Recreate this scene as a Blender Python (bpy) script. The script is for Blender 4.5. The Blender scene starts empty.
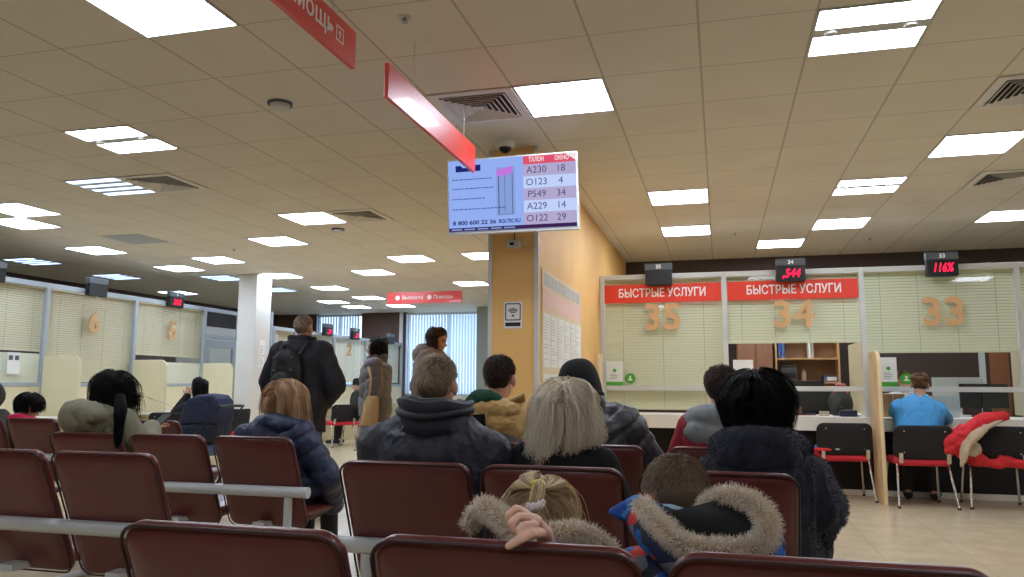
import bpy, bmesh, math, random
from mathutils import Vector as V, Matrix as M4, noise
sc = bpy.context.scene
COL = sc.collection
rnd = random.Random(11)
PI = math.pi
EYE = 1.2            # camera height
CEIL = 3.135         # ceiling height
TILE = .6
# ---------------------------------------------------------------- camera
Rr = [V((0.9658158620, 0.0287141409, 0.2576338852)), V((0.2592021167, -0.1213062690, -0.9581748545)), V((0.0037394376, 0.9921997214, -0.1246022849))]
FPX = 770.0
def ray(px, py):
    c = V((px - 512, -(py - 288.5), -FPX))
    return V((Rr[0].dot(c), Rr[1].dot(c), Rr[2].dot(c)))
def at(px, py, Y):
    d = ray(px, py); return V((0, 0, EYE)) + d * (Y / d.y)
def atx(px, py, X):
    d = ray(px, py); return V((0, 0, EYE)) + d * (X / d.x)
def atz(px, py, Z):
    d = ray(px, py); return V((0, 0, EYE)) + d * ((Z - EYE) / d.z)
cam = bpy.data.cameras.new('camera'); camo = bpy.data.objects.new('camera', cam); COL.objects.link(camo)
camo.matrix_world = M4(((*Rr[0], 0), (*Rr[1], 0), (*Rr[2], EYE), (0, 0, 0, 1)))
cam.sensor_width = 36; cam.lens = FPX / 1024 * 36; cam.clip_start = .02; cam.clip_end = 200
sc.camera = camo
# ---------------------------------------------------------------- materials
def lin(c):
    c = c / 255
    return c / 12.92 if c <= .04045 else ((c + .055) / 1.055) ** 2.4
def rgb(c):
    return (lin(c[0]), lin(c[1]), lin(c[2]), 1)
MATS = {}
def mat(name, col=None, rough=.6, metal=0, var=0, vscale=6, bump=0, bscale=40, sheen=0, coat=0, emit=0, spec=.5, stretch=(1, 1, 1), bdist=.01):
    if name in MATS: return MATS[name]
    m = bpy.data.materials.new(name); m.use_nodes = True; nt = m.node_tree; N = nt.nodes; L = nt.links
    b = N['Principled BSDF']; b.inputs['Base Color'].default_value = rgb(col); b.inputs['Roughness'].default_value = rough
    b.inputs['Metallic'].default_value = metal; b.inputs['Specular IOR Level'].default_value = spec
    if sheen: b.inputs['Sheen Weight'].default_value = sheen; b.inputs['Sheen Roughness'].default_value = .5
    if coat: b.inputs['Coat Weight'].default_value = coat
    if emit: b.inputs['Emission Color'].default_value = rgb(col); b.inputs['Emission Strength'].default_value = emit
    tc = mp = None
    if var or bump:
        tc = N.new('ShaderNodeTexCoord'); mp = N.new('ShaderNodeMapping'); mp.inputs['Scale'].default_value = stretch
        L.new(tc.outputs['Object'], mp.inputs['Vector'])
    if var:
        n = N.new('ShaderNodeTexNoise'); n.inputs['Scale'].default_value = vscale; n.inputs['Detail'].default_value = 4
        L.new(mp.outputs[0], n.inputs['Vector'])
        r = N.new('ShaderNodeValToRGB'); c = rgb(col)
        r.color_ramp.elements[0].position = .3; r.color_ramp.elements[1].position = .7
        r.color_ramp.elements[0].color = tuple(x * (1 - var) for x in c[:3]) + (1,)
        r.color_ramp.elements[1].color = tuple(min(1, x * (1 + var)) for x in c[:3]) + (1,)
        L.new(n.outputs['Fac'], r.inputs['Fac']); L.new(r.outputs['Color'], b.inputs['Base Color'])
    if bump:
        n2 = N.new('ShaderNodeTexNoise'); n2.inputs['Scale'].default_value = bscale; n2.inputs['Detail'].default_value = 5
        L.new(mp.outputs[0], n2.inputs['Vector'])
        bp = N.new('ShaderNodeBump'); bp.inputs['Strength'].default_value = bump; bp.inputs['Distance'].default_value = bdist
        L.new(n2.outputs['Fac'], bp.inputs['Height']); L.new(bp.outputs['Normal'], b.inputs['Normal'])
    MATS[name] = m
    return m
def tiled(name, col, line, size, off, width, rough=.5, var=.05, vscale=3, bump=.3, fine=0, fscale=60, spec=.5, wx=None):
    """square grid of tiles with joint lines, laid out in world metres"""
    m = bpy.data.materials.new(name); m.use_nodes = True; nt = m.node_tree; N = nt.nodes; L = nt.links; b = N['Principled BSDF']
    b.inputs['Roughness'].default_value = rough; b.inputs['Specular IOR Level'].default_value = spec
    tc = N.new('ShaderNodeTexCoord'); sp = N.new('ShaderNodeSeparateXYZ'); L.new(tc.outputs['Object'], sp.inputs[0])
    def mth(op, a, bb=None):
        n = N.new('ShaderNodeMath'); n.operation = op
        for k, v in ((0, a), (1, bb)):
            if v is None: continue
            if isinstance(v, (int, float)): n.inputs[k].default_value = v
            else: L.new(v, n.inputs[k])
        return n.outputs[0]
    ms = []
    for ax, (s, o, w) in enumerate(((size, off[0], wx or width), (size, off[1], width))):
        fr = mth('FRACT', mth('ADD', mth('DIVIDE', sp.outputs[ax], s), o + 100))
        dist = mth('MINIMUM', fr, mth('SUBTRACT', 1, fr))
        ms.append(mth('LESS_THAN', dist, w / 2 / s))
    mask = mth('MAXIMUM', ms[0], ms[1])
    n = N.new('ShaderNodeTexNoise'); n.inputs['Scale'].default_value = vscale; n.inputs['Detail'].default_value = 5; L.new(tc.outputs['Object'], n.inputs['Vector'])
    c = rgb(col); r = N.new('ShaderNodeValToRGB'); r.color_ramp.elements[0].position = .3; r.color_ramp.elements[1].position = .7
    r.color_ramp.elements[0].color = tuple(x * (1 - var) for x in c[:3]) + (1,); r.color_ramp.elements[1].color = tuple(min(1, x * (1 + var)) for x in c[:3]) + (1,)
    L.new(n.outputs['Fac'], r.inputs['Fac'])
    mx = N.new('ShaderNodeMix'); mx.data_type = 'RGBA'; L.new(mask, mx.inputs['Factor']); L.new(r.outputs['Color'], mx.inputs[6]); mx.inputs[7].default_value = rgb(line)
    L.new(mx.outputs[2], b.inputs['Base Color'])
    h = mth('MULTIPLY', mask, -1)
    if fine:
        n3 = N.new('ShaderNodeTexNoise'); n3.inputs['Scale'].default_value = fscale; L.new(tc.outputs['Object'], n3.inputs['Vector'])
        h = mth('ADD', h, mth('MULTIPLY', n3.outputs['Fac'], fine))
    bp = N.new('ShaderNodeBump'); bp.inputs['Strength'].default_value = bump; bp.inputs['Distance'].default_value = .004
    L.new(h, bp.inputs['Height']); L.new(bp.outputs['Normal'], b.inputs['Normal'])
    MATS[name] = m; return m
def glassmat(name, tint=(252, 253, 252), refl=1.0):
    m = bpy.data.materials.new(name); m.use_nodes = True; nt = m.node_tree; N = nt.nodes; L = nt.links
    N.remove(N['Principled BSDF']); out = N['Material Output']
    t = N.new('ShaderNodeBsdfTransparent'); t.inputs[0].default_value = rgb(tint)
    g = N.new('ShaderNodeBsdfGlossy'); g.inputs['Roughness'].default_value = .03
    f = N.new('ShaderNodeFresnel'); f.inputs[0].default_value = 1.5
    k = N.new('ShaderNodeMath'); k.operation = 'MULTIPLY'; k.inputs[1].default_value = refl; ge = N.new('ShaderNodeNewGeometry'); inv = N.new('ShaderNodeMath'); inv.operation = 'SUBTRACT'; inv.inputs[0].default_value = 1; L.new(ge.outputs['Backfacing'], inv.inputs[1])
    k2 = N.new('ShaderNodeMath'); k2.operation = 'MULTIPLY'; L.new(f.outputs[0], k2.inputs[0]); L.new(inv.outputs[0], k2.inputs[1]); L.new(k2.outputs[0], k.inputs[0])
    x = N.new('ShaderNodeMixShader'); L.new(k.outputs[0], x.inputs[0]); L.new(t.outputs[0], x.inputs[1]); L.new(g.outputs[0], x.inputs[2]); L.new(x.outputs[0], out.inputs[0])
    MATS[name] = m; return m
def blindmat(name, col, trans=.35):
    m = bpy.data.materials.new(name); m.use_nodes = True; nt = m.node_tree; N = nt.nodes; L = nt.links
    N.remove(N['Principled BSDF']); out = N['Material Output']
    d = N.new('ShaderNodeBsdfDiffuse'); d.inputs[0].default_value = rgb(col); t = N.new('ShaderNodeBsdfTranslucent'); t.inputs[0].default_value = rgb(col)
    x = N.new('ShaderNodeMixShader'); x.inputs[0].default_value = trans; L.new(d.outputs[0], x.inputs[1]); L.new(t.outputs[0], x.inputs[2]); L.new(x.outputs[0], out.inputs[0])
    MATS[name] = m; return m
def emitmat(name, col, s):
    m = bpy.data.materials.new(name); m.use_nodes = True; nt = m.node_tree; N = nt.nodes
    N.remove(N['Principled BSDF']); e = N.new('ShaderNodeEmission'); e.inputs[0].default_value = rgb(col); e.inputs[1].default_value = s
    nt.links.new(e.outputs[0], N['Material Output'].inputs[0]); MATS[name] = m; return m
def strandmat(name, dark, light, rough=.5, spec=.3):
    """hair or fur: each strand its own tone between two colours, from the mesh attribute 'tone'"""
    m = bpy.data.materials.new(name); m.use_nodes = True; nt = m.node_tree; N = nt.nodes; L = nt.links; b = N['Principled BSDF']
    a = N.new('ShaderNodeAttribute'); a.attribute_name = 'tone'
    r = N.new('ShaderNodeValToRGB'); r.color_ramp.elements[0].color = rgb(dark); r.color_ramp.elements[1].color = rgb(light)
    L.new(a.outputs['Fac'], r.inputs['Fac']); L.new(r.outputs['Color'], b.inputs['Base Color'])
    b.inputs['Roughness'].default_value = rough; b.inputs['Specular IOR Level'].default_value = spec
    MATS[name] = m; return m
# ---------------------------------------------------------------- objects
def props(o, label=None, cat=None, group=None, kind=None):
    if label: o['label'] = label
    if cat: o['category'] = cat
    if group: o['group'] = group
    if kind: o['kind'] = kind
    return o
def thing(name, label, cat, loc=(0, 0, 0), rz=0, group=None, kind=None):
    o = bpy.data.objects.new(name, None); COL.objects.link(o); o.empty_display_size = .1
    o.location = loc; o.rotation_euler = (0, 0, rz); return props(o, label, cat, group, kind)
def wloc(o):
    p = V((0, 0, 0))
    while o: p += o.location; o = o.parent
    return p
def link(name, me, m, parent=None, org=None, smooth=0, bevel=0, label=None):
    """me holds world coordinates unless org=(0,0,0) says they are already the parent's own"""
    if parent is not None and org is None:
        me.transform(M4.Translation(-wloc(parent)))
    o = bpy.data.objects.new(name, me); COL.objects.link(o)
    for mm in (m if isinstance(m, (list, tuple)) else [m]): me.materials.append(mm)
    if smooth:
        me.shade_smooth()
        if smooth < 180: me.set_sharp_from_angle(angle=math.radians(smooth))
    if bevel:
        bv = o.modifiers.new('bevel', 'BEVEL'); bv.width = bevel; bv.segments = 2; bv.limit_method = 'ANGLE'; bv.angle_limit = .6
    if parent is not None: o.parent = parent
    if label: o['label'] = label
    return o
def dup(root, loc, rz=None, label=None, group=None, scale=None):
    r = root.copy(); COL.objects.link(r); r.location = loc
    if rz is not None: r.rotation_euler = (0, 0, rz)
    if scale: r.scale = scale
    if label: r['label'] = label
    if group: r['group'] = group
    for ch in list(root.children):
        c = ch.copy(); COL.objects.link(c); c.parent = r
        for g in list(ch.children):
            d = g.copy(); COL.objects.link(d); d.parent = c
    return r
def frame(d, hint=V((0, 0, 1))):
    d = d.normalized(); h = hint if abs(d.dot(hint)) < .95 else V((0, 1, 0))
    u = h.cross(d).normalized(); return u, d.cross(u)
class MB:
    def __init__(s): s.v = []; s.f = []; s.mi = []; s.cm = 0
    def pt(s, p): s.v.append(V(p)); return len(s.v) - 1
    def face(s, ids): s.f.append(ids); s.mi.append(s.cm)
    def quad(s, a, b, c, d): s.face([s.pt(a), s.pt(b), s.pt(c), s.pt(d)]); return s
    def box(s, x0, x1, y0, y1, z0, z1, m=None):
        P = [V((x, y, z)) for z in (z0, z1) for y in (y0, y1) for x in (x0, x1)]
        if m is not None: P = [m @ p for p in P]
        i = [s.pt(p) for p in P]
        for q in ((0, 2, 3, 1), (4, 5, 7, 6), (0, 1, 5, 4), (2, 6, 7, 3), (0, 4, 6, 2), (1, 3, 7, 5)): s.face([i[k] for k in q])
        return s
    def loft(s, rings, caps=True, close=False):
        R = [[s.pt(p) for p in r] for r in rings]; n = len(R[0])
        for a, b in zip(R, R[1:] + ([R[0]] if close else [])):
            for k in range(n): s.face([a[k], a[(k + 1) % n], b[(k + 1) % n], b[k]])
        if caps and not close:
            s.face(list(reversed(R[0]))); s.face(R[-1])
        return s
    def tube(s, path, r, n=10, closed=False, flat=1, round_ends=False, hint=V((0, 0, 1))):
        P = [V(p) for p in path]; N = len(P); rr = r if isinstance(r, (list, tuple)) else [r] * N
        rings = []; u = None
        for k in range(N):
            d = (P[(k + 1) % N] - P[k - 1]) if closed else (P[min(k + 1, N - 1)] - P[max(k - 1, 0)])
            d.normalize()
            if u is None: u, w = frame(d, hint)
            else:
                u = (u - d * u.dot(d)); u.normalize(); w = d.cross(u)
            ring = [P[k] + u * (math.cos(2 * PI * j / n) * rr[k]) + w * (math.sin(2 * PI * j / n) * rr[k] * flat) for j in range(n)]
            if round_ends and not closed and k == 0:
                for a in (80, 55, 28): rings.append([P[0] + (q - P[0]) * math.cos(math.radians(a)) - d * (rr[0] * math.sin(math.radians(a))) for q in ring])
            rings.append(ring)
            if round_ends and not closed and k == N - 1:
                for a in (28, 55, 80): rings.append([P[k] + (q - P[k]) * math.cos(math.radians(a)) + d * (rr[k] * math.sin(math.radians(a))) for q in ring])
        return s.loft(rings, True, closed)
    def cap(s, a, ra, b, rb, n=14, flat=1): return s.tube([V(a), V(b)], [ra, rb], n, False, flat, True)
    def ell(s, c, r, rot=None, nu=18, nv=12):
        c = V(c); rot = rot or M4.Identity(3); rings = []
        for j in range(1, nv):
            t = PI * j / nv
            rings.append([c + rot @ V((r[0] * math.sin(t) * math.cos(2 * PI * k / nu), r[1] * math.sin(t) * math.sin(2 * PI * k / nu), -r[2] * math.cos(t))) for k in range(nu)])
        return s.loft(rings)
    def lathe(s, prof, c, n=20, ax=None):
        c = V(c); d = V(ax or (0, 0, 1)).normalized(); u, w = frame(d, V((1, 0, 0)))
        return s.loft([[c + d * z + u * (r * math.cos(2 * PI * k / n)) + w * (r * math.sin(2 * PI * k / n)) for k in range(n)] for r, z in prof])
    def prism(s, poly, o, u, v, dep):
        o, u, v, dep = V(o), V(u), V(v), V(dep)
        return s.loft([[o + u * x + v * y for x, y in poly], [o + u * x + v * y + dep for x, y in poly]])
    def mesh(s, name='m'):
        me = bpy.data.meshes.new(name); me.from_pydata([tuple(p) for p in s.v], [], s.f)
        if any(s.mi): me.polygons.foreach_set('material_index', s.mi)
        bm = bmesh.new(); bm.from_mesh(me); bmesh.ops.recalc_face_normals(bm, faces=bm.faces); bm.to_mesh(me); bm.free(); me.update()
        return me
    def build(s, name, m, parent=None, org=None, smooth=0, bevel=0, label=None):
        return link(name, s.mesh(name), m, parent, org, smooth, bevel, label)
def rrect(w, h, r, n=5):
    out = []
    for cx, cy, a0 in ((w / 2 - r, h / 2 - r, 0), (-w / 2 + r, h / 2 - r, 90), (-w / 2 + r, -h / 2 + r, 180), (w / 2 - r, -h / 2 + r, 270)):
        for k in range(n + 1):
            a = math.radians(a0 + 90 * k / n); out.append((cx + r * math.cos(a), cy + r * math.sin(a)))
    return out
def text_mesh(txt, size, o, u, v, depth=.002, bold=0, align='CENTER', shear=0, spacing=1, width=None):
    """lettering as mesh: o = anchor point, u = reading direction, v = up"""
    cu = bpy.data.curves.new('t', 'FONT'); cu.body = txt; cu.size = size; cu.align_x = align; cu.align_y = 'CENTER'
    cu.extrude = depth / 2; cu.offset = bold; cu.shear = shear; cu.space_character = spacing; cu.resolution_u = 4
    ob = bpy.data.objects.new('t', cu); COL.objects.link(ob)
    me = bpy.data.meshes.new_from_object(ob.evaluated_get(bpy.context.evaluated_depsgraph_get()))
    bpy.data.objects.remove(ob); bpy.data.curves.remove(cu)
    if width:
        xs = [p.co.x for p in me.vertices]
        if xs and max(xs) > min(xs):
            k = width / (max(xs) - min(xs))
            for p in me.vertices: p.co.x *= k
    u, v = V(u).normalized(), V(v).normalized(); w = u.cross(v); o = V(o)
    me.transform(M4(((u.x, v.x, w.x, o.x), (u.y, v.y, w.y, o.y), (u.z, v.z, w.z, o.z), (0, 0, 0, 1))))
    me.materials.clear()
    return me
X3, Y3, Z3 = V((1, 0, 0)), V((0, 1, 0)), V((0, 0, 1))
# ================================================================ the room
m_ceil = tiled('ceiling_tile', (226, 221, 209), (190, 184, 172), TILE, (.097, -6.75), .009, rough=.9, var=.03, vscale=2, bump=.35, fine=.25, fscale=160, spec=.2, wx=.014)
m_floor = tiled('floor_tile', (208, 192, 160), (182, 166, 138), .6, (.2, .3), .006, rough=.22, var=.09, vscale=5, bump=.06, fine=.3, fscale=30)
m_dark = mat('dark_brown_wall', (72, 58, 54), .75, var=.08, vscale=3)
m_brown = mat('brown_panel', (92, 68, 58), .6, var=.08, vscale=3)
m_white = mat('white_wall', (214, 212, 204), .8, var=.03, vscale=2)
m_cream = mat('cream_wall', (222, 214, 184), .7, var=.03, vscale=2)
m_alu = mat('white_aluminium', (206, 208, 204), .4, spec=.5, var=.03)
m_alu2 = mat('grey_aluminium', (170, 178, 184), .4, spec=.5, var=.03)
m_yellow = mat('yellow_wall', (238, 190, 116), .55, var=.05, vscale=3, bump=.08, bscale=160)
m_glass = glassmat('window_glass', (251, 253, 252), 1.1)
m_blind = blindmat('green_slat', (238, 236, 208), .2)
m_blindw = blindmat('warm_slat', (255, 244, 216), .12)
m_vblind = blindmat('vertical_blind', (232, 240, 246), .6)
m_maple = mat('maple_board', (222, 198, 156), .5, var=.10, vscale=2.5, stretch=(6, 6, 1))
m_creamboard = mat('cream_board', (226, 216, 178), .5, var=.03)
m_deskw = mat('white_desk', (226, 224, 214), .45, var=.02)
m_black = mat('black_plastic', (20, 20, 21), .5, var=.1)
m_blackm = mat('black_matte', (24, 22, 22), .8, var=.1)
m_red = mat('red_banner', (232, 62, 36), .5, var=.02)
m_redg = mat('red_sign_gloss', (222, 50, 38), .36, spec=1.0, var=.02, coat=.25)
m_wtext = mat('white_lettering', (246, 244, 238), .5, var=.01)
m_paper = mat('white_paper', (232, 232, 226), .7, var=.02)
m_grey = mat('grey_plate', (86, 92, 94), .5, var=.05)
m_tan = mat('tan_cutout', (212, 170, 120), .6, var=.06, vscale=10)
m_green = mat('green_print', (72, 168, 52), .5, var=.04)
m_ledred = emitmat('led_red', (255, 30, 70), 2.2)
LAMP = 22.0
m_lamp = emitmat('lamp_white', (231, 239, 255), LAMP * 1.03)
m_lampc = emitmat('lamp_cool_white', (214, 230, 255), LAMP)
m_lampb = emitmat('lamp_cool', (176, 206, 255), 4.0)
def S(mb, name, m, **k):
    o = mb.build(name, m, **k); o['kind'] = 'structure'; return o
S(MB().box(-13, 7, -4, 20, -.1, 0), 'floor', m_floor)
S(MB().box(-13, 7, -4, 20, CEIL, CEIL + .1), 'ceiling', m_ceil)
S(MB().box(7, 7.1, -4, 20, 0, CEIL), 'wall_right', m_cream)
S(MB().box(-13, 7, -4.1, -4, 0, CEIL), 'wall_back', m_white)
S(MB().box(-12.1, -12, -4, 20, 0, CEIL), 'wall_office', m_dark)
S(MB().box(-1.388, 7, 12.1, 12.2, 0, CEIL), 'wall_service', m_dark)
YF = 19.2
# far wall with two window openings
fw = MB()
for x0, x1, z0, z1 in ((-12, -10.75, 0, CEIL), (-10.75, -9.4, 0, .92), (-9.4, -8.08, 0, CEIL), (-8.08, -5.7, 0, .92), (-5.7, 0, 0, CEIL)):
    fw.box(x0, x1, YF, YF + .15, z0, z1)
S(fw, 'wall_far', m_brown)
S(MB().box(-8.12, -5.7, YF - .03, YF - .002, 0, .92), 'trim_1', m_cream)
for n, (x0, x1) in enumerate(((-10.75, -9.4), (-8.08, -5.7)), 1):
    t = thing('window_%d' % n, None, None, ((x0 + x1) / 2, YF + .1, .92), kind='structure')
    f = MB(); w = .05; xm = (x0 + x1) / 2
    for a in ((x0, x0 + w, .92, CEIL), (x1 - w, x1, .92, CEIL), (xm - w / 2, xm + w / 2, .92, CEIL), (x0, x1, .92, .92 + w), (x0, x1, CEIL - w, CEIL)):
        f.box(a[0], a[1], YF + .08, YF + .13, a[2], a[3])
    f.build('frame', m_alu, t)
    MB().box(x0, x1, YF + .1, YF + .105, .92, CEIL).build('pane', m_glass, t)
    b = thing('vertical_blind', ('pale blue vertical blind on the far window above the partition of window 2', 'pale blue vertical blind filling the wide far window beside the grey pier')[n - 1], 'blind', (xm, YF - .04, .95))
    sl = MB(); k = 0; x = x0 + .03
    while x < x1 - .02:
        c, s_ = math.cos(.55), math.sin(.55)
        sl.prism([(-.05, 0), (.05, 0), (.05, .002), (-.05, .002)], (x, YF - .05, .95), (c, -s_, 0), (s_, c, 0), (0, 0, 2.1)); x += .082
    sl.build('slats', m_vblind, b); MB().box(x0, x1, YF - .08, YF - .02, 3.05, 3.1).build('headrail', m_alu, b)
S(MB().box(-5.8, -4.9, 18.2, 19.19, 0, CEIL - .002), 'wall_pier', mat('grey_pier', (150, 160, 156), .7, var=.03))
# white square column by the glazed door
S(MB().box(-8.18, -7.815, 11.8, 12.27, 0, CEIL - .001), 'wall_column', m_white, bevel=.01)
t = thing('notice', 'two small white paper notices on the side of the white column', 'notice', (-7.81, 12.03, 1.5))
for z0, z1 in ((1.72, 1.98), (1.5, 1.68)):
    MB().box(-7.815, -7.811, 11.95, 12.12, z0, z1).build('sheet', m_paper, t)
    b = MB()
    for k in range(5): b.box(-7.811, -7.8105, 11.97, 12.05 + .02 * (k % 3), z0 + .03 + k * .028, z0 + .036 + k * .028)
    b.build('print', m_grey, t)
# yellow wall block between hall and service windows
CX0, CX1, CY0 = -1.78, -1.388, 5.93
S(MB().box(CX0, CX1, CY0, 12.2, 0, CEIL - .001), 'wall_yellow', m_yellow)
S(MB().box(CX0 - .012, CX0 + .02, CY0 - .012, CY0 + .02, 0, CEIL - .002), 'trim_3', m_alu)
S(MB().box(CX1 - .02, CX1 + .014, CY0 - .014, CY0 + .02, 0, CEIL - .002), 'trim_4', m_alu)
# low hall closing wall beyond the yellow block, out of sight
S(MB().box(-1.86, -1.5, 12.2, 19.2, 0, CEIL - .002), 'wall_middle', m_cream)
# ---------------------------------------------------------------- venetian blind
def venetian(x0, x1, y, z0, z1, label, axis='x', m=None, tilt=1.16, pitch=.034, group=None):
    """axis x: hangs in the plane y; axis y: x0..x1 run along Y and y is the X of the plane"""
    m = m or m_blind
    P = (lambda a, d, z: V((a, y + d, z))) if axis == 'x' else (lambda a, d, z: V((y - d, a, z)))
    t = thing('venetian_blind', label, 'blind', P((x0 + x1) / 2, 0, z0), group=group)
    s = MB(); z = z0 + .03; hw = pitch * .535; c, sn = math.cos(tilt), math.sin(tilt)
    while z < z1 - .03:
        a0, a1, d, dz = x0, x1, c * hw, sn * hw
        r = [[P(a, -d, z - dz), P(a, -.0012, z + .0012), P(a, d, z + dz), P(a, 0.0004, z)] for a in (a0, a1)]
        s.loft(r); z += pitch
    s.build('slats', m, t)
    def bx(a0, a1, d0, d1, za, zb):
        q = [P(a, d, z) for z in (za, zb) for d in (d0, d1) for a in (a0, a1)]; mb = MB(); i = [mb.pt(p) for p in q]
        for f in ((0, 2, 3, 1), (4, 5, 7, 6), (0, 1, 5, 4), (2, 6, 7, 3), (0, 4, 6, 2), (1, 3, 7, 5)): mb.face([i[k] for k in f])
        return mb
    bx(x0, x1, -.02, .02, z1 - .035, z1).build('headrail', m, t)
    bx(x0, x1, -.014, .014, z0, z0 + .02).build('bottom_rail', m, t)
    nC = max(2, round((x1 - x0) / .42))
    for k in range(nC):
        a = x0 + (k + .5) * (x1 - x0) / nC
        MB().tube([P(a, -.017, z0 + .01), P(a, -.017, z1 - .03)], .0016, 4).build('cord', mat('blind_cord', (150, 150, 120), .8, var=.02), t)
    return t
# ---------------------------------------------------------------- service windows 35 / 34 / 33 and their neighbour
YS = 9.3; ZT = 2.53
posts = [-1.357, .075, 1.56, 3.10, 4.6, 6.0]
for n in range(5):
    a, b = posts[n], posts[n + 1]
    t = thing('window_%d' % (n + 3), None, None, ((a + b) / 2, YS, .86), kind='structure')
    f = MB()
    f.box(a - .028, a + .028, YS - .03, YS + .03, .86, ZT)
    if n == 4: f.box(b - .028, b + .028, YS - .03, YS + .03, .86, ZT)
    f.box(a + .028, b - .028, YS - .03, YS + .03, ZT - .06, ZT)
    f.build('frame', m_alu, t, bevel=.004)
    MB().box(a + .03, b - .03, YS - .035, YS + .02, 1.145, 1.2).build('crossbar', m_alu, t, bevel=.004)
    MB().box(a + .026, b - .026, YS - .004, YS + .002, 1.2, ZT - .058).build('pane', m_glass, t)
    MB().box(a + .026, b - .026, YS - .004, YS + .002, .93, 1.147).build('lower_pane', m_glass, t)
blabels = ['pale green venetian blind lowered right down behind window 35', 'pale green half-raised venetian blind behind window 34', 'pale green venetian blind above the woman in blue at window 33', 'pale green venetian blind behind the window past number 33']
for n, zb in enumerate((.92, 1.69, 1.57, 1.57)):
    venetian(posts[n] + .004, posts[n + 1] - .004, YS + .06, zb, ZT - .03, blabels[n])
# service counter: worktop, fascia, dark front panel, light plinth
t = thing('service_counter', 'long white counter running under the service windows', 'counter', (1.6, 9.5, 0))
MB().box(-1.386, 6.0, 9.2, 10.0, .84, .865).build('worktop', m_deskw, t, bevel=.004)
MB().box(-1.386, 6.0, 9.2, 9.23, .715, .839).build('fascia', m_deskw, t, bevel=.003)
MB().box(-1.386, 6.0, 9.5, 9.53, .05, .839).build('front_panel', m_blackm, t)
MB().box(-1.386, 6.0, 9.485, 9.535, 0, .06).build('plinth', m_deskw, t)
# maple wings between the places
def wing(x, y0, y1, zt, m, label):
    r = .12; poly = [(0, 0), (y1 - y0, 0), (y1 - y0, zt)] + [(r - r * math.sin(math.radians(a)), zt - r + r * math.cos(math.radians(a))) for a in range(0, 91, 15)]
    o = MB().prism(poly, (x - .02, y0, 0), (0, 1, 0), (0, 0, 1), (.04, 0, 0)).build('partition_wing', m, bevel=.004, smooth=40)
    return props(o, label, 'partition')
wing(1.595, 8.74, 9.195, 1.57, m_maple, 'maple partition wing with rounded top between windows 34 and 33')
wing(-1.362, 8.9, 9.195, 1.57, m_maple, 'cream partition wing against the yellow wall beside window 35')
wing(4.52, 8.86, 9.195, 1.57, m_maple, 'maple partition wing beyond window 33')
for x, nm in ((1.60, 'pale screen behind the glass between windows 34 and 33'), (3.42, 'pale screen behind the glass at the edge of window 33')):
    props(MB().box(x - .016, x + .016, 9.4, 10.6, .867, 1.72).build('desk_screen', m_creamboard, bevel=.006), nm, 'screen')
# red banners
for n, (a, b) in enumerate(((posts[0] - .015, posts[1] - .035), (posts[1] + .035, posts[2] - .035))):
    t = thing('window_banner', ['red banner with white lettering next to the yellow wall', 'red banner with white lettering over the bookcase, farther from the yellow wall'][n], 'sign', ((a + b) / 2, YS - .01, 2.19), group=None)
    MB().box(a, b, YS - .012, YS - .005, 2.19, 2.41).build('panel', m_red, t)
    link('lettering', text_mesh('БЫСТРЫЕ УСЛУГИ', .14, ((a + b) / 2 + .02, YS - .014, 2.30), X3, Z3, .002, .0025, width=1.02), m_wtext, t)
# numbers cut from board
def numbers(txt, c, u, size, label, gap=.0, dep=.02):
    u = V(u); nrm = u.cross(Z3); t = thing('window_number', label, 'number', V(c) - Z3 * size / 2)
    n = len(txt)
    for k, ch in enumerate(txt):
        o = V(c) + u * ((k - (n - 1) / 2) * gap)
        link('digit', text_mesh(ch, size * 1.36, o, u, Z3, dep, .012), m_tan, t)
numbers('35', (-.64, YS - .02, 2.0), X3, .31, 'tan cut-out number on the window nearest the yellow wall, a three and a five', .225)
numbers('34', (.83, YS - .02, 2.005), X3, .31, 'tan cut-out number on the middle window, a three and a four', .235)
numbers('33', (2.37, YS - .02, 2.0), X3, .31, 'tan cut-out number above the woman in blue, two threes', .225)
# queue displays
def led(c, u, num, digits, label, w=.31, lit=True):
    u = V(u); n = u.cross(Z3); c = V(c); t = thing('queue_display', label, 'display', c - Z3 * .13)
    def bx(a0, a1, d0, d1, z0, z1, nm, m, **k):
        P = [c + u * a + n * d + Z3 * z for z in (z0, z1) for d in (d0, d1) for a in (a0, a1)]; mb = MB(); i = [mb.pt(p) for p in P]
        for f in ((0, 2, 3, 1), (4, 5, 7, 6), (0, 1, 5, 4), (2, 6, 7, 3), (0, 4, 6, 2), (1, 3, 7, 5)): mb.face([i[q] for q in f])
        return mb.build(nm, m, t, **k)
    bx(-w / 2, w / 2, -.04, .04, -.13, .05, 'housing', m_black, bevel=.006)
    bx(-w / 2 - .004, w / 2 + .004, -.042, .042, .05, .13, 'header_plate', m_grey, bevel=.004)
    if num: link('number', text_mesh(num, .065, c + n * .044 + Z3 * .088, u, Z3, .002, .002), m_wtext, t)
    if digits: link('lit_digits', text_mesh(digits, .135, c + n * .042 - Z3 * .042, u, Z3, .002, .003, shear=.25, width=.2), m_ledred, t)
    # short bracket down to the frame below
    bx(-.02, .02, -.10, -.04, -.12, -.04, 'bracket', m_alu2)
ledy = YS - .1
led((-.67, ledy, 2.51), X3, '35', '', 'dark unlit queue display numbered 35 above the red banner')
led((.81, ledy, 2.51), X3, '34', ',544', 'queue display with glowing red digits above the banner over the bookcase')
led((2.36, ledy, 2.52), X3, '33', '116%', 'queue display with glowing red digits nearest the photo edge, no banner below')
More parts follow.
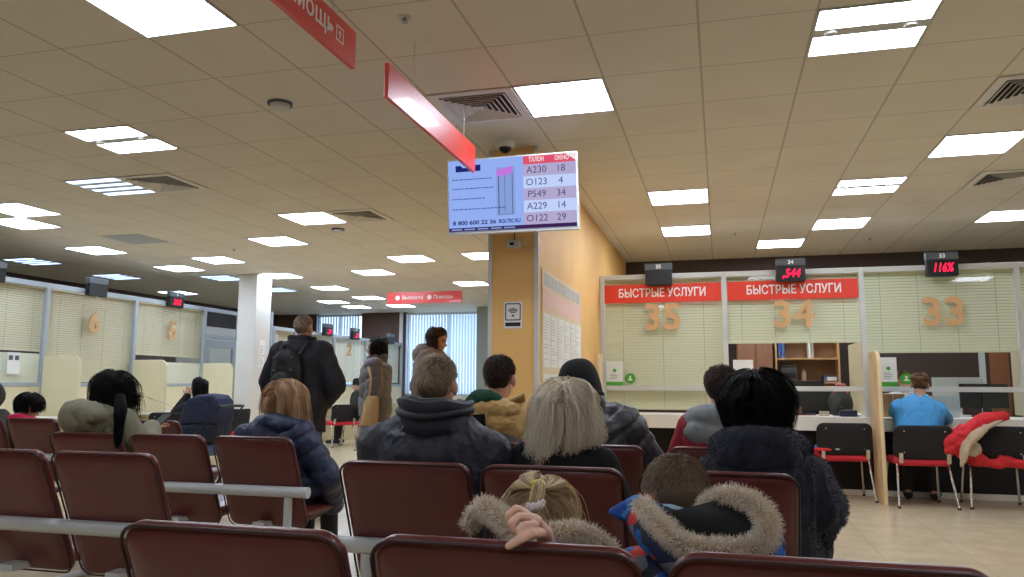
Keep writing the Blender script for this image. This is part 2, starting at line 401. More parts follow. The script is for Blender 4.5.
# notices on the glass
def notice(x, z0, z1, w, label, y=YS - .006, cat='notice'):
    t = thing('notice', label, cat, (x, y, z0))
    MB().box(x - w / 2, x + w / 2, y - .003, y, z0, z1).build('sheet', m_paper, t)
    MB().box(x - w / 2, x + w / 2, y - .005, y - .003, z0, z0 + (z1 - z0) * .16).build('green_band', m_green, t)
    MB().lathe([(.0, 0), (.022, 0), (.022, .002), (0, .002)], (x, y - .0032, z0 + (z1 - z0) * .62), 14, (0, -1, 0)).build('green_dot', m_green, t)
    b = MB()
    for k in range(4): b.box(x - w * .3, x + w * (.1 + .06 * (k % 3)), y - .0045, y - .003, z0 + (z1 - z0) * (.28 + .06 * k), z0 + (z1 - z0) * (.295 + .06 * k))
    b.build('print', m_grey, t)
notice(-1.22, 1.2, 1.49, .20, 'white notice with a green dot low on the glass nearest the yellow wall')
notice(.26, 1.2, 1.5, .22, 'white notice behind the black-haired woman on the glass of window 34')
notice(1.79, 1.2, 1.52, .17, 'white notice with green foot beside the woman in blue at window 33')
for x, lab in ((-1.035, 'round green sticker below the red banner nearest the yellow wall'), (1.965, 'round green sticker beside the head of the woman in blue')):
    t = thing('round_sticker', lab, 'sticker', (x, YS - .006, 1.22))
    MB().lathe([(0, 0), (.062, 0), (.062, .004), (0, .004)], (x, YS - .004, 1.285), 26, (0, -1, 0)).build('disc', m_green, t)
    mb = MB().lathe([(0, 0), (.013, 0), (.013, .002), (0, .002)], (x, YS - .0082, 1.305), 12, (0, -1, 0)); mb.box(x - .028, x + .028, YS - .0102, YS - .0082, 1.262, 1.272).prism([(-.022, 0), (.022, 0), (0, .028)], (x, YS - .0082, 1.272), X3, Z3, (0, -.002, 0))
    mb.build('white_emblem', m_wtext, t)
# ---------------------------------------------------------------- left-hand windows 7 / 6 / 5
XL = -8.9; ZL = 2.57
def lwin(n, x, y0, y1, zt, endpost=False, board=None):
    t = thing('window_%d' % n, None, None, (x, (y0 + y1) / 2, .86), kind='structure')
    f = MB().box(x - .03, x + .03, y0 - .03, y0 + .03, 0, zt).box(x - .03, x + .03, y0 + .03, y1 - .03, zt - .07, zt)
    if endpost: f.box(x - .03, x + .03, y1 - .03, y1 + .03, 0, zt)
    f.build('frame', m_alu2, t, bevel=.004)
    MB().box(x - .02, x + .03, y0 + .03, y1 - .03, 1.16, 1.21).build('crossbar', m_alu2, t, bevel=.004)
    MB().box(x - .003, x + .003, y0 + .028, y1 - .028, 1.21, zt - .068).build('pane', m_glass, t)
    MB().box(x - .02, x + .02, y0 + .028, y1 - .028, 0, 1.158).build('lower_panel', m_creamboard, t)
    if board: MB().box(x - .05, x - .02, y0 + .028, y1 - .028, 1.21, board).build('upper_panel', mat('pale_panel', (246, 242, 222), .6, var=.02), t)
ly = [3.5, 5.16, 6.83, 8.5, 10.17, 11.87]
for n in range(5): lwin(8 + n, XL, ly[n], ly[n + 1], ZL, n == 4, (1.6, 1.6, 1.6, None, 1.56)[n])
bl = [(2, 1.63, 'beige venetian blind behind the left-hand window next before number 6'), (3, 1.22, 'warm cream venetian blind lowered fully behind window 6'), (4, 1.66, 'cream venetian blind raised part way behind window 5')]
for k, zb, lab in bl: venetian(ly[k] + .09, ly[k + 1] + .07, XL - .09, zb, ZL - .04, lab, 'y', m_blindw, 1.12, .032)
for y0, nm in ((8.5, 'cream partition wing standing between the windows before number 6'), (10.17, 'cream partition wing standing between the cut-out six and five'), (11.87, 'pale partition wing standing by the glazed door')):
    r = .12; w = .62; poly = [(0, 0), (w, 0)] + [(w - r + r * math.cos(math.radians(a)), 1.57 - r + r * math.sin(math.radians(a))) for a in range(0, 91, 15)] + [(0, 1.57)]
    props(MB().prism(poly, (XL + .032, y0 - .016, 0), X3, Z3, (0, .032, 0)).build('partition_wing', m_creamboard, bevel=.004, smooth=40), nm, 'partition')
for k, (y0, nm) in enumerate(((6.83, 'pale desk under the left-hand window before number 6'), (8.5, 'pale desk under the cut-out six'), (10.17, 'pale desk under the cut-out five'))):
    t = thing('service_desk', nm, 'desk', (XL + .3, y0 + .8, 0))
    MB().box(XL + .035, XL + .55, y0 + .04, y0 + 1.63, .74, .77).build('worktop', m_deskw, t, bevel=.004)
    MB().box(XL + .3, XL + .32, y0 + .04, y0 + 1.63, .0, .738).build('front_panel', m_creamboard, t)
numbers('6', (XL + .02, 9.33, 2.08), Y3 , .30, 'tan cut-out six on the cream blind window before the glazed door')
numbers('5', (XL + .02, 11.03, 2.08), Y3, .30, 'tan cut-out five on the window next to the glazed door')
led((XL + .1, 9.25, 2.60), Y3, '', '', 'dark unlit queue display above the cut-out six', .34)
led((XL + .1, 10.95, 2.60), Y3, '5', '262', 'queue display with red digits above the cut-out five', .34)
led((XL + .1, 7.55, 2.60), Y3, '', '', 'dark unlit queue display at the picture edge before number 6', .34)
t = thing('notice', 'small white notice with dark pictures on the panel before number 6', 'notice', (XL + .035, 7.9, 1.25))
nx = XL + .036
MB().box(nx, nx + .003, 7.93, 8.12, 1.32, 1.6).build('sheet', m_paper, t)
MB().box(nx + .003, nx + .004, 7.95, 8.01, 1.5, 1.56).box(nx + .003, nx + .004, 8.04, 8.10, 1.5, 1.56).build('pictures', m_grey, t)
# glazed door and transom after window 5
d = thing('door_1', None, None, (XL, 12.4, 0), kind='structure')
f = MB().box(XL - .03, XL + .03, 12.85, 12.93, 0, ZL).box(XL - .03, XL + .03, 11.9, 12.85, ZL - .07, ZL).box(XL - .03, XL + .03, 11.9, 12.85, 2.02, 2.09)
f.build('frame', m_alu2, d, bevel=.004)
l = MB()
for a in ((11.93, 12.04, 0, 2.0), (12.72, 12.83, 0, 2.0), (12.04, 12.72, 1.86, 2.0), (12.04, 12.72, 0, .2), (12.04, 12.72, .95, 1.03)): l.box(XL - .025, XL + .025, a[0], a[1], a[2], a[3])
l.build('leaf', m_alu2, d, bevel=.004)
MB().box(XL - .003, XL + .003, 12.04, 12.72, .2, 1.86).build('pane', m_glass, d)
MB().box(XL - .003, XL + .003, 11.9, 12.85, 2.09, ZL - .07).build('transom_pane', m_glass, d)
MB().tube([(XL + .03, 12.1, 1.0), (XL + .07, 12.1, 1.0), (XL + .07, 12.2, 1.0)], .01, 8).build('handle', m_alu, d, smooth=40)
S(MB().box(XL - .62, XL - .57, 11.95, 14, 0, 2.3), 'wall_backoffice', m_white)
S(MB().box(XL, -8.2, 12.93, 12.97, 0, ZL), 'trim_6', m_alu2)
# windows 4 / 3 / 2 beyond the white column
XF = -8.2
fy = [12.98, 13.74, 15.36, 16.94, YF - .05]
for n in range(4): lwin(13 + n, XF, fy[n] + .03, fy[n + 1], 2.3, n == 3)
for n in range(4): venetian(fy[n] + .11, fy[n + 1] + (.08 if n < 3 else -.06), XF - .06, 1.25, 2.24, ['cream blind at the first window past the white column', 'cream blind at the second window past the white column', 'cream blind behind window 2', 'cream blind in the last window before the far wall'][n], 'y', m_blindw, 1.12, .032)
numbers('2', (XF + .02, 16.1, 1.98), Y3, .30, 'pale tan cut-out two on the distant window behind the puffer-coat woman')
led((XF + .1, 14.9, 2.36), Y3, '', '3', 'small distant red queue display nearest the white column', .34)
led((XF + .1, 16.2, 2.36), Y3, '2', '5', 'small distant red queue display above the cut-out two', .34)
led((XF + .1, 18.2, 2.36), Y3, '', '', 'dark distant queue display on the last partition', .34)
t = thing('service_desk', 'long pale desk under the distant windows by number 2', 'desk', (XF + .3, 16, 0))
MB().box(XF + .035, XF + .34, 13.0, 19.1, .74, .77).build('worktop', m_deskw, t); MB().box(XF + .2, XF + .22, 13.0, 19.1, 0, .738).build('front_panel', m_creamboard, t)
# white post from the last partition to the ceiling
S(MB().box(XF - .04, XF + .04, YF - .14, YF - .06, 2.3, CEIL - .002), 'trim_7', m_alu)
# ---------------------------------------------------------------- ceiling lights
def cell(i, j): return (i - .097) * TILE, (j + 6.75) * TILE
def fixture(kind):
    t = thing('ceiling_light', 'x', 'ceiling light', (0, 0, CEIL)); z = 0
    fr = MB(); e = .297; w = .012
    for a in ((-e, e, -e, -e + w), (-e, e, e - w, e), (-e, -e + w, -e + w, e - w), (e - w, e, -e + w, e - w)): fr.box(a[0], a[1], a[2], a[3], -.008, -.0005)
    if kind == 'split': fr.box(-e + w, e - w, -.06, .035, -.007, -.0005)
    if kind == 'tubes':
        for y in (-.145, 0, .145): fr.box(-e + w, e - w, y - .034, y + .034, -.009, -.0005)
    fr.build('frame', m_alu, t, org=1)
    e -= w
    spans = {'panel': ((-e, e),), 'cool': ((-e, e),), 'split': ((-e, -.06), (.035, e)), 'tubes': ((-e, -.181), (-.109, -.036), (.036, .109), (.181, e))}[kind]
    for a, b in spans: MB().box(-e, e, a, b, -.005, -.001).build('diffuser', m_lampb if kind == 'tubes' else m_lampc if kind == 'cool' else m_lamp, t, org=1)
    if kind == 'split':
        MB().lathe([(.0, -.001), (.035, -.001), (.03, -.012), (0, -.012)], (-.2, -.012, -.006), 14).build('lamp_cap', m_alu, t, org=1, smooth=40)
        MB().lathe([(.0, -.001), (.035, -.001), (.03, -.012), (0, -.012)], (.2, -.012, -.006), 14).build('lamp_cap', m_alu, t, org=1, smooth=40)
    return t
lights = [
 ('panel', -5, -2, 'big bright ceiling light cut by the top edge of the photo'),
 ('panel', -2, 1, 'bright square ceiling light beside the air grille over the screen'),
 ('split', 1, 0, 'double-strip ceiling light at the top edge of the photo'),
 ('panel', 3, 4, 'square ceiling light between the two right-hand air grilles'),
 ('panel', -1, 6, 'ceiling light over the yellow wall, nearer of two in line above window 35'),
 ('panel', -1, 9, 'ceiling light above window 35, farther of two in line'),
 ('split', 2, 6, 'double-strip ceiling light above window 34'),
 ('panel', 2, 9, 'ceiling light just beyond the double-strip one above window 34'),
 ('panel', 1, 11, 'small ceiling light nearest the dark wall above display 34'),
 ('panel', 5, 9, 'ceiling light cut by the frame above display 33'),
 ('split', -8, 1, 'double-strip ceiling light near the smoke detector'),
 ('tubes', -10, 3, 'bluish four-strip ceiling light beside a small air grille'),
 ('panel', -13, 4, 'ceiling light at the photo edge level with the bluish four-strip one'),
 ('panel', -14, 5, 'slim ceiling light at the photo edge above the dark displays'),
 ('panel', -8, 6, 'ceiling light beside the air grille above the standing man'),
 ('panel', -10, 8, 'ceiling light beyond and beside the one above the standing man'),
 ('panel', -15, 8, 'ceiling light above the dark display of number 6'),
 ('panel', -13, 10, 'ceiling light in front of the white column, nearer of two side by side'),
 ('panel', -15, 11, 'ceiling light above the display of number 5, farther of two side by side'),
 ('tubes', -18, 9, 'bluish ceiling light over the offices at the photo edge'),
 ('tubes', -18, 12, 'bluish ceiling light over the offices behind number 6'),
 ('panel', -13, 13, 'ceiling light directly above the white column'),
 ('panel', -19, 16, 'ceiling light over the offices behind number 5'),
 ('panel', -8, 11, 'ceiling light in the middle row nearest the far red sign'),
 ('panel', -6, 11, 'ceiling light half hidden by the yellow wall under the screen'),
 ('panel', -8, 16, 'ceiling light just above the end of the far red sign'),
 ('panel', -10, 13, 'ceiling light in the middle row above the woman in the puffer coat'),
 ('panel', -13, 16, 'ceiling light beyond the white column above the far windows'),
 ('tubes', -15, 13, 'bluish ceiling light half behind the white column'),
 ('tubes', -15, 16, 'bluish ceiling light past the white column'),
 ('panel', -15, 20, 'distant ceiling light above the display of number 2, nearer of two'),
 ('panel', -15, 22, 'distant ceiling light above the display of number 2, nearest the far wall'),
 ('panel', -13, 19, 'distant ceiling light at the near end of the far red sign'),
 ('panel', -13, 22, 'distant ceiling light showing under the far red sign'),
 ('panel', -3, -8, 'ceiling light behind the camera over the aisle'), ('panel', 2, -6, 'ceiling light behind the camera by the service side'), ('panel', -9, -6, 'ceiling light behind the camera by the window side'),
 ('panel', 8, 4, 'ceiling light out of frame past the right-hand grilles'), ('panel', 7, -2, 'ceiling light out of frame near the right wall'), ('panel', -14, -2, 'ceiling light out of frame on the window side'),
 ('panel', 5, 13, 'ceiling light over the office behind window 33'), ('panel', 1, 13, 'ceiling light over the office behind window 34'),
]
# the last two hang over the offices behind the glass, so they sit nearer the glass than the dark wall
lights = lights[:-2]
protos = {}
for kind, i, j, lab in lights:
    if kind == 'panel' and i <= -10: kind = 'cool'
    x, y = cell(i + .5, j + .5)
    if kind not in protos:
        o = protos[kind] = fixture(kind); o.location = (x, y, CEIL); o['label'] = lab; o['group'] = 'ceiling light panels'
    else: dup(protos[kind], (x, y, CEIL), None, lab)
# air grilles
def grille():
    t = thing('air_grille', 'x', 'air grille', (0, 0, CEIL))
    m_g = mat('grille_metal', (226, 226, 222), .45, var=.03)
    f = MB()
    for a, b in ((.297, .235),):
        f.box(-a, a, -a, -b, -.012, -.0005).box(-a, a, b, a, -.012, -.0005).box(-a, -b, -b, b, -.012, -.0005).box(b, a, -b, b, -.012, -.0005)
    f.build('frame', m_g, t, org=1, bevel=.002)
    MB().box(-.236, .236, -.236, .236, -.003, -.0006).build('throat', m_black, t, org=1)
    v = MB()
    for k in range(6):
        r = .232 - k * .036; q = r - .021
        C4 = lambda a, z: [(-a, -a, z), (a, -a, z), (a, a, z), (-a, a, z)]; ring = [C4(r, -.020), C4(q, -.004), C4(q - .002, -.005), C4(r - .003, -.0215)]
        v.loft(ring, False, True)
    v.box(-.02, .02, -.02, .02, -.016, -.003)
    v.build('vanes', m_g, t, org=1)
    return t
g0 = grille()
gl = [(-3, 1, 'square slatted air grille in the ceiling above the wall screen'), (-9, 3, 'slatted air grille beside the bluish four-strip ceiling light'), (-7, 6, 'slatted air grille beside the ceiling light above the standing man'), (3, 2, 'slatted air grille cut by the frame, the nearer on that side'), (4, 6, 'slatted air grille by the frame edge above display 33')]
for k, (i, j, lab) in enumerate(gl):
    x, y = cell(i + .5, j + .5)
    if k == 0: g0.location = (x, y, CEIL); g0['label'] = lab; g0['group'] = 'ceiling air grilles'
    else: dup(g0, (x, y, CEIL), None, lab)
# detectors and small ceiling fittings
def det(x, y, r, lab, h=.045):
    t = thing('smoke_detector', lab, 'detector', (x, y, CEIL - h))
    MB().lathe([(0, 0), (r, 0), (r, -h * .35), (0, -h * .35)], (x, y, CEIL - .0005), 22).build('base', m_grey, t, smooth=40)
    MB().lathe([(0, 0), (r * .8, 0), (r * .75, -h * .45), (r * .45, -h * .65), (0, -h * .65)], (x, y, CEIL - .0005 - h * .35), 22).build('sensor', m_alu, t, smooth=40)
det(-2.89, 4.54, .085, 'round white smoke detector near the double-strip light')
det(-4.57, 8.59, .08, 'round smoke detector beyond the grille above the standing man')
for x, y, lab in ((-1.56, 3.59, 'small white sprinkler head in the ceiling between the red hanging signs'), (.24, 10.05, 'small sprinkler head near the ceiling light above window 35'), (1.95, 10.82, 'small sprinkler head near the dark wall above window 34'), (-6.72, 9.54, 'small sprinkler head above the glazed door')):
    t = thing('sprinkler', lab, 'sprinkler', (x, y, CEIL - .03))
    MB().lathe([(0, 0), (.035, 0), (.03, -.006), (0, -.006)], (x, y, CEIL - .0005), 14).build('rose', m_alu, t, smooth=40)
    MB().lathe([(0, 0), (.012, 0), (.012, -.02), (.02, -.024), (0, -.026)], (x, y, CEIL - .0065), 10).build('head', m_alu2, t, smooth=40)
S(MB().box(*[cell(-13, 0)[0] + .004, cell(-12, 0)[0] - .004], cell(0, 7)[1] + .004, cell(0, 8)[1] - .004, CEIL - .004, CEIL - .0005), 'trim_8', m_alu2)
# ---------------------------------------------------------------- hanging red signs
def hang_sign(x, y0, y1, z0, z1, label, axis='y'):
    t = thing('hanging_sign', label, 'sign', ((x, (y0 + y1) / 2, z0) if axis == 'y' else ((y0 + y1) / 2, x, z0)))
    if axis == 'y': MB().box(x - .012, x + .012, y0, y1, z0, z1).build('panel', m_redg, t, bevel=.002)
    else: MB().box(y0, y1, x - .012, x + .012, z0, z1).build('panel', m_redg, t, bevel=.002)
    for y in (y0 + (y1 - y0) * .25, y0 + (y1 - y0) * .85):
        p = (x, y) if axis == 'y' else (y, x)
        MB().tube([(*p, z1 - .005), (*p, CEIL)], .0025, 5).build('wire', m_alu, t)
    return t
XS = -1.62
t = hang_sign(XS, 1.75, 3.14, 2.665, 2.845, 'red hanging sign with white lettering cut by the top of the photo')
link('lettering', text_mesh('Помощь', .125, (XS + .014, 2.67, 2.765), Y3, Z3, .002, .001), m_wtext, t)
m = MB(); yb = 2.98; P = lambda a, b: (XS + .0125, yb + a, 2.762 + b)
for r0 in ((.035, .029),):
    o = [(r0[0] * a, r0[0] * b) for a, b in ((-1, -1), (1, -1), (1, 1), (-1, 1))]; i = [(r0[1] * a, r0[1] * b) for a, b in ((-1, -1), (1, -1), (1, 1), (-1, 1))]
    for k in range(4):
        q = (o[k], o[(k + 1) % 4], i[(k + 1) % 4], i[k]); m.prism(q, P(0, 0), Y3, Z3, (.0015, 0, 0))
m.prism([(-.004, -.018), (.004, -.018), (.004, .006), (.014, .0), (0, .02), (-.014, 0), (-.004, .006)], P(0, 0), Y3, Z3, (.0015, 0, 0))
m.build('arrow_emblem', m_wtext, t)
link('lettering', text_mesh('Выплаты и', .125, (XS + .014, 2.02, 2.765), Y3, Z3, .002, .001), m_wtext, t)
hang_sign(XS, 3.51, 4.98, 2.67, 2.855, 'glossy red hanging sign reflecting a ceiling lamp in front of the screen')
t = hang_sign(13.0, -5.87, -4.42, 2.67, 2.88, 'distant red hanging sign facing the camera with two white words', 'x')
link('lettering', text_mesh('Выплаты', .095, (-5.37, 12.985, 2.775), X3, Z3, .002, .001), m_wtext, t)
link('lettering', text_mesh('Помощь', .095, (-4.77, 12.985, 2.775), X3, Z3, .002, .001), m_wtext, t)
b = MB()
for x in (-5.66, -5.04): b.lathe([(.014, 0), (.042, 0), (.042, .002), (.014, .002)], (x, 12.986, 2.775), 18, (0, -1, 0))
b.box(-5.172, -5.168, 12.984, 12.987, 2.72, 2.83)
b.build('round_emblems', m_wtext, t)
# ================================================================ screen, boards, fittings on the yellow wall
TVC = V((-1.482, 5.48, 2.632)); TS = .945; tl = math.radians(5)
tu = V((1, 0, 0)); tv = V((0, -math.sin(tl), math.cos(tl))); tn = tu.cross(tv)     # tn points to the hall
if tn.y > 0: tn = -tn
t = thing('wall_screen', 'large flat queue screen with blue advert and ticket table on the yellow wall', 'screen', TVC - Z3 * .32)
def pan(c, w, h, d0, d1, m, name, parent, **k):
    P = [TVC + tu * (c[0] + a * w / 2) + tv * (c[1] + b * h / 2) + tn * d for d in (d0, d1) for b in (-1, 1) for a in (-1, 1)]
    mb = MB(); i = [mb.pt(p) for p in P]
    for f in ((0, 2, 3, 1), (4, 5, 7, 6), (0, 1, 5, 4), (2, 6, 7, 3), (0, 4, 6, 2), (1, 3, 7, 5)): mb.face([i[q] for q in f])
    return mb.build(name, m, parent, **k)
W, Hh = 1.02, .581
pan((0, 0), W, Hh, -.05, 0, mat('screen_bezel', (220, 222, 222), .4, var=.02), 'bezel', t, bevel=.004)
pan((0, -.02), W * .5, Hh * .5, -.12, -.05, m_black, 'rear_housing', t)
scr = pan((0, .006), W - .024, Hh - .036, 0, .003, emitmat('screen_blue', (150, 178, 246), .95), 'screen_glass', t)
def sx(u): return -W / 2 + .012 + u * (W - .024)
def sy(v): return Hh / 2 - .012 - v * (Hh - .036)
def rect(u0, u1, v0, v1, m, name, d=.0045, parent=None):
    return pan(((sx(u0) + sx(u1)) / 2, (sy(v0) + sy(v1)) / 2), sx(u1) - sx(u0), sy(v0) - sy(v1), .003, d, m, name, parent or t)
e_pink = emitmat('screen_pink', (228, 84, 112), .95); e_pale = emitmat('screen_pale', (196, 214, 255), .95); e_lil = emitmat('screen_lilac', (186, 176, 216), .9)
e_ink = emitmat('screen_ink', (92, 80, 128), .85); e_pur = emitmat('screen_purple', (66, 40, 92), .8); e_wht = emitmat('screen_white', (246, 236, 236), .95)
e_mag = emitmat('screen_magenta', (196, 122, 226), .95); e_navy = emitmat('screen_navy', (34, 44, 120), .8); e_b2 = emitmat('screen_midblue', (140, 166, 226), .9)
tb = .598
hd = rect(tb, 1, .0, .115, e_pink, 'table_header')
for k in range(5): rect(tb, 1, .115 + k * .167, .115 + (k + 1) * .167, (e_lil, e_pale)[k % 2], 'table_row')
rect(0, 1, .95, 1, e_pur, 'ticker_bar')
def stext(s, u, v, size, m, parent=None, **k):
    return link('lettering', text_mesh(s, size * TS, TVC + tu * sx(u) + tv * sy(v) + tn * .0055, tu, tv, .0006, **k), m, parent or t)
stext('ТАЛОН', .70, .057, .05, e_wht, bold=.001, width=.116); stext('ОКНО', .895, .057, .05, e_wht, bold=.001, width=.106)
for k, (a, b) in enumerate((('A230', '18'), ('O123', '4'), ('P549', '34'), ('A229', '14'), ('O122', '29'))):
    stext(a, .70, .2 + k * .167, .076, e_ink); stext(b, .885, .2 + k * .167, .076, e_ink)
mb = MB(); mb.prism([(0, 0), (-.075, 0), (0, -.055)], TVC + tu * sx(.999) + tv * sy(.001) + tn * .0046, tu, tv, tn * .0015)
mb.build('folded_corner', e_wht, t)
stext('8 800 600 22 36', .205, .885, .046, e_navy, bold=.001, width=.345); stext('ROLTEC.RU', .485, .885, .042, e_navy, bold=.001, width=.168)
# little emblem, unreadable lines and the picture of a door
g = MB(); q = TVC + tu * sx(.16) + tv * sy(.115) + tn * .0045
g.prism([(-.1, -.024), (-.1, .024), (-.06, .024), (-.04, .005), (.03, .005), (.05, .024), (.1, .024), (.1, -.024)], q, tu, tv, tn * .0012); g.build('emblem', e_navy, t)
for k, (v, ln) in enumerate(((.27, .34), (.40, .34), (.545, .26), (.69, .44))):
    n = int(ln / .022)
    for j in range(1):
        mb = MB(); u = .03
        while u < .03 + ln * .95:
            w = rnd.uniform(.012, .03); mb.prism([(0, -.004), (w * 1.0, -.004), (w * 1.0, .004), (0, .004)], TVC + tu * sx(u) + tv * sy(v) + tn * .0045, tu, tv, tn * .001); u += w + .006
        mb.build('advert_line', emitmat('screen_line', (88, 104, 168), .85) if 'screen_line' not in MATS else MATS['screen_line'], t)
rect(.385, .53, .13, .80, e_b2, 'advert_door')
rect(.40, .407, .2, .79, e_ink, 'advert_door_edge', .0055); rect(.508, .513, .2, .79, e_ink, 'advert_door_edge', .0055); rect(.40, .513, .785, .79, e_ink, 'advert_door_edge', .0055); rect(.45, .453, .24, .76, e_ink, 'advert_door_edge', .0055)
mb = MB(); mb.prism([(0, -.042), (.125, -.02), (.125, .034), (0, .014)], TVC + tu * sx(.39) + tv * sy(.185) + tn * .006, tu, tv, tn * .001); mb.build('advert_banner', e_mag, t)
for k, ln in enumerate((.05, .12, .08, .14, .1)): rect(.02 + k * .105, .02 + k * .105 + .085, .966, .984, e_b2, 'ticker_text', .0055)
pan((0, .1), .2, .12, -.46, -.12, m_alu2, 'mount', t); pan((0, .1), .34, .3, -.4495, -.42, m_alu2, 'wall_plate', t)
# dome camera and its cable in front of the block, at ceiling level
t = thing('dome_camera', 'small white dome camera with dark ball above the wall screen', 'camera', (-1.61, 5.76, 3.06))
MB().lathe([(0, 0), (.075, 0), (.08, -.02), (.075, -.05), (0, -.05)], (-1.61, 5.76, CEIL - .0005), 24).build('housing', mat('warm_white_plastic', (226, 220, 206), .4, var=.02), t, smooth=40)
MB().ell((-1.61, 5.76, CEIL - .05), (.05, .05, .045)).build('lens_dome', mat('gloss_black', (8, 8, 9), .1), t, smooth=180)
t = thing('wall_router', 'small white box with a cable on the yellow wall under the screen', 'router', (-1.66, 5.9100, 2.3))
c = at(514, 244, 5.9000)
MB().box(c.x - .055, c.x + .055, 5.8800, 5.9290, c.z - .035, c.z + .03).build('case', m_alu, t, bevel=.006)
MB().box(c.x - .03, c.x + .005, 5.8760, 5.8800, c.z - .012, c.z + .01).build('lights_panel', m_black, t)
MB().tube([(c.x, 5.9150, c.z + .03), (c.x, 5.9150, c.z + .12)], .004, 6).build('antenna', m_black, t)
MB().tube([(c.x + .055, 5.9200, c.z), (c.x + .09, 5.9230, c.z + .01), (c.x + .13, 5.9230, c.z - .07), (c.x + .17, 5.9230, c.z - .03), (c.x + .2, 5.9230, c.z + .08)], .004, 6).build('cable', m_paper, t, smooth=60)
# wireless sign
c = at(513, 315, 5.9250)
t = thing('wireless_sign', 'white wireless sign with black arcs on the yellow wall', 'sign', (c.x, 5.9250, c.z - .11))
MB().prism(rrect(.15, .215, .008), (c.x, 5.9270, c.z), X3, Z3, (0, -.004, 0)).build('plate', m_paper, t)
b = MB(); zc = c.z + .025
o, i = rrect(.128, .138, .012), rrect(.112, .122, .008)
for k in range(len(o)): b.prism([o[k], o[(k + 1) % len(o)], i[(k + 1) % len(o)], i[k]], (c.x, 5.9229, zc), X3, Z3, (0, -.0015, 0))
b.build('border', m_black, t)
for r in (.02, .034, .048):
    b = MB(); pts = [(r * math.sin(math.radians(a)), -.026 + r * math.cos(math.radians(a))) for a in range(-48, 49, 8)]; pin = [((r + .008) * math.sin(math.radians(a)), -.026 + (r + .008) * math.cos(math.radians(a))) for a in range(-48, 49, 8)]
    for k in range(len(pts) - 1): b.prism([pts[k], pts[k + 1], pin[k + 1], pin[k]], (c.x, 5.9229, zc), X3, Z3, (0, -.0015, 0))
    b.build('arc', m_black, t)
MB().lathe([(0, 0), (.009, 0), (.009, .0015), (0, .0015)], (c.x, 5.9229, zc - .03), 12, (0, -1, 0)).build('dot', m_black, t)
MB().box(c.x - .062, c.x + .062, 5.9215, 5.9229, c.z - .09, c.z - .06).build('caption_strip', m_black, t)
# notice board on the long side of the yellow wall
bx = CX1
y0, y1 = atx(541, 300, bx).y, atx(580, 320, bx).y; zt = atx(541, 268, bx).z; zb = .95
t = thing('notice_board', 'clear notice board full of white sheets on the long side of the yellow wall', 'notice board', (bx, (y0 + y1) / 2, zb))
MB().box(bx, bx + .012, y0, y1, zb, zt).build('back_board', mat('board_cream', (224, 206, 172), .4, var=.04), t, bevel=.002)
hb = zt - .3
m_pk = mat('pink_print', (232, 196, 184), .6, var=.05); m_bl = mat('blue_grey_print', (182, 188, 188), .6, var=.08)
MB().box(bx + .012, bx + .0135, y0 + .01, y1 - .02, hb - .02, hb + .14).build('pink_band', m_pk, t)
b = MB(); yy = y0 + .06
while yy < y1 - .1:
    w = rnd.uniform(.05, .11); b.box(bx + .012, bx + .0135, yy, yy + w, hb + .17, zt - .03); yy += w + .035
b.build('heading_strokes', m_bl, t)
n = 6
for r, (za, zc) in enumerate(((hb - .50, hb - .06), (hb - 1.0, hb - .56), (hb - 1.42, hb - 1.06))):
    za = max(za, zb + .02)
    for k in range(n):
        ya = y0 + .03 + k * (y1 - y0 - .05) / n; yb_ = ya + (y1 - y0 - .05) / n - .03
        sh = MB().box(bx + .012, bx + .0145, ya, yb_, za, zc).build('sheet', m_paper, t)
        pr = MB(); z = zc - .04
        while z > za + .03:
            if rnd.random() < .75: pr.box(bx + .0145, bx + .0152, ya + .02, ya + .02 + (yb_ - ya - .04) * rnd.uniform(.5, 1), z - .006, z)
            z -= .024
        pr.build('print', m_bl, sh)
# ================================================================ waiting benches
m_leather = mat('maroon_leather', (98, 40, 39), .30, coat=.2, var=.14, vscale=5, bump=.16, bscale=240, spec=.5, bdist=.003)
m_pipe = mat('dark_piping', (58, 26, 24), .5, var=.1)
m_bar = mat('painted_steel_tube', (196, 200, 204), .35, var=.04, spec=.5)
def cushion(w, h, t, r, O, U, Vv, wob=0, seed=0):
    """padded slab centred on O, in the plane U,Vv, thickness t, fully rounded edges"""
    O, U, Vv = V(O), V(U), V(Vv); N = U.cross(Vv)
    prof = [(.0, 0), (.004, .30), (.014, .62), (.034, .86), (.07, .97), (.14, 1.0), (.2, 1.03)]
    def ring(ins, k):
        pts = rrect(w - 2 * ins, h - 2 * ins, max(r - ins, .012), 7)
        # denser straight runs so the leather can sag a little
        out = []
        for a in range(len(pts)):
            p, q = pts[a], pts[(a + 1) % len(pts)]; d = math.hypot(q[0] - p[0], q[1] - p[1]); m = max(1, int(d / .06)) if ins == 0 else max(1, round(dd[a]))
            if ins == 0: dd.append(m)
            for j in range(m): out.append((p[0] + (q[0] - p[0]) * j / m, p[1] + (q[1] - p[1]) * j / m))
        res = []
        for x, y in out:
            z = t / 2 * k
            if wob: z += wob * (noise.noise(V((x * 7, y * 7, seed))) + .6 * noise.noise(V((x * 17, y * 15, seed + 5)))) * min(1, abs(k))
            res.append(O + U * x + Vv * y + N * z)
        return res
    dd = []
    r0 = ring(0, 0)
    front = [ring(i, k) for i, k in prof[1:]]; back = [ring(i, -k) for i, k in prof[1:]]
    mb = MB(); mb.loft(list(reversed(back)) + [r0] + front)
    return mb, r0
RC = math.radians(23)
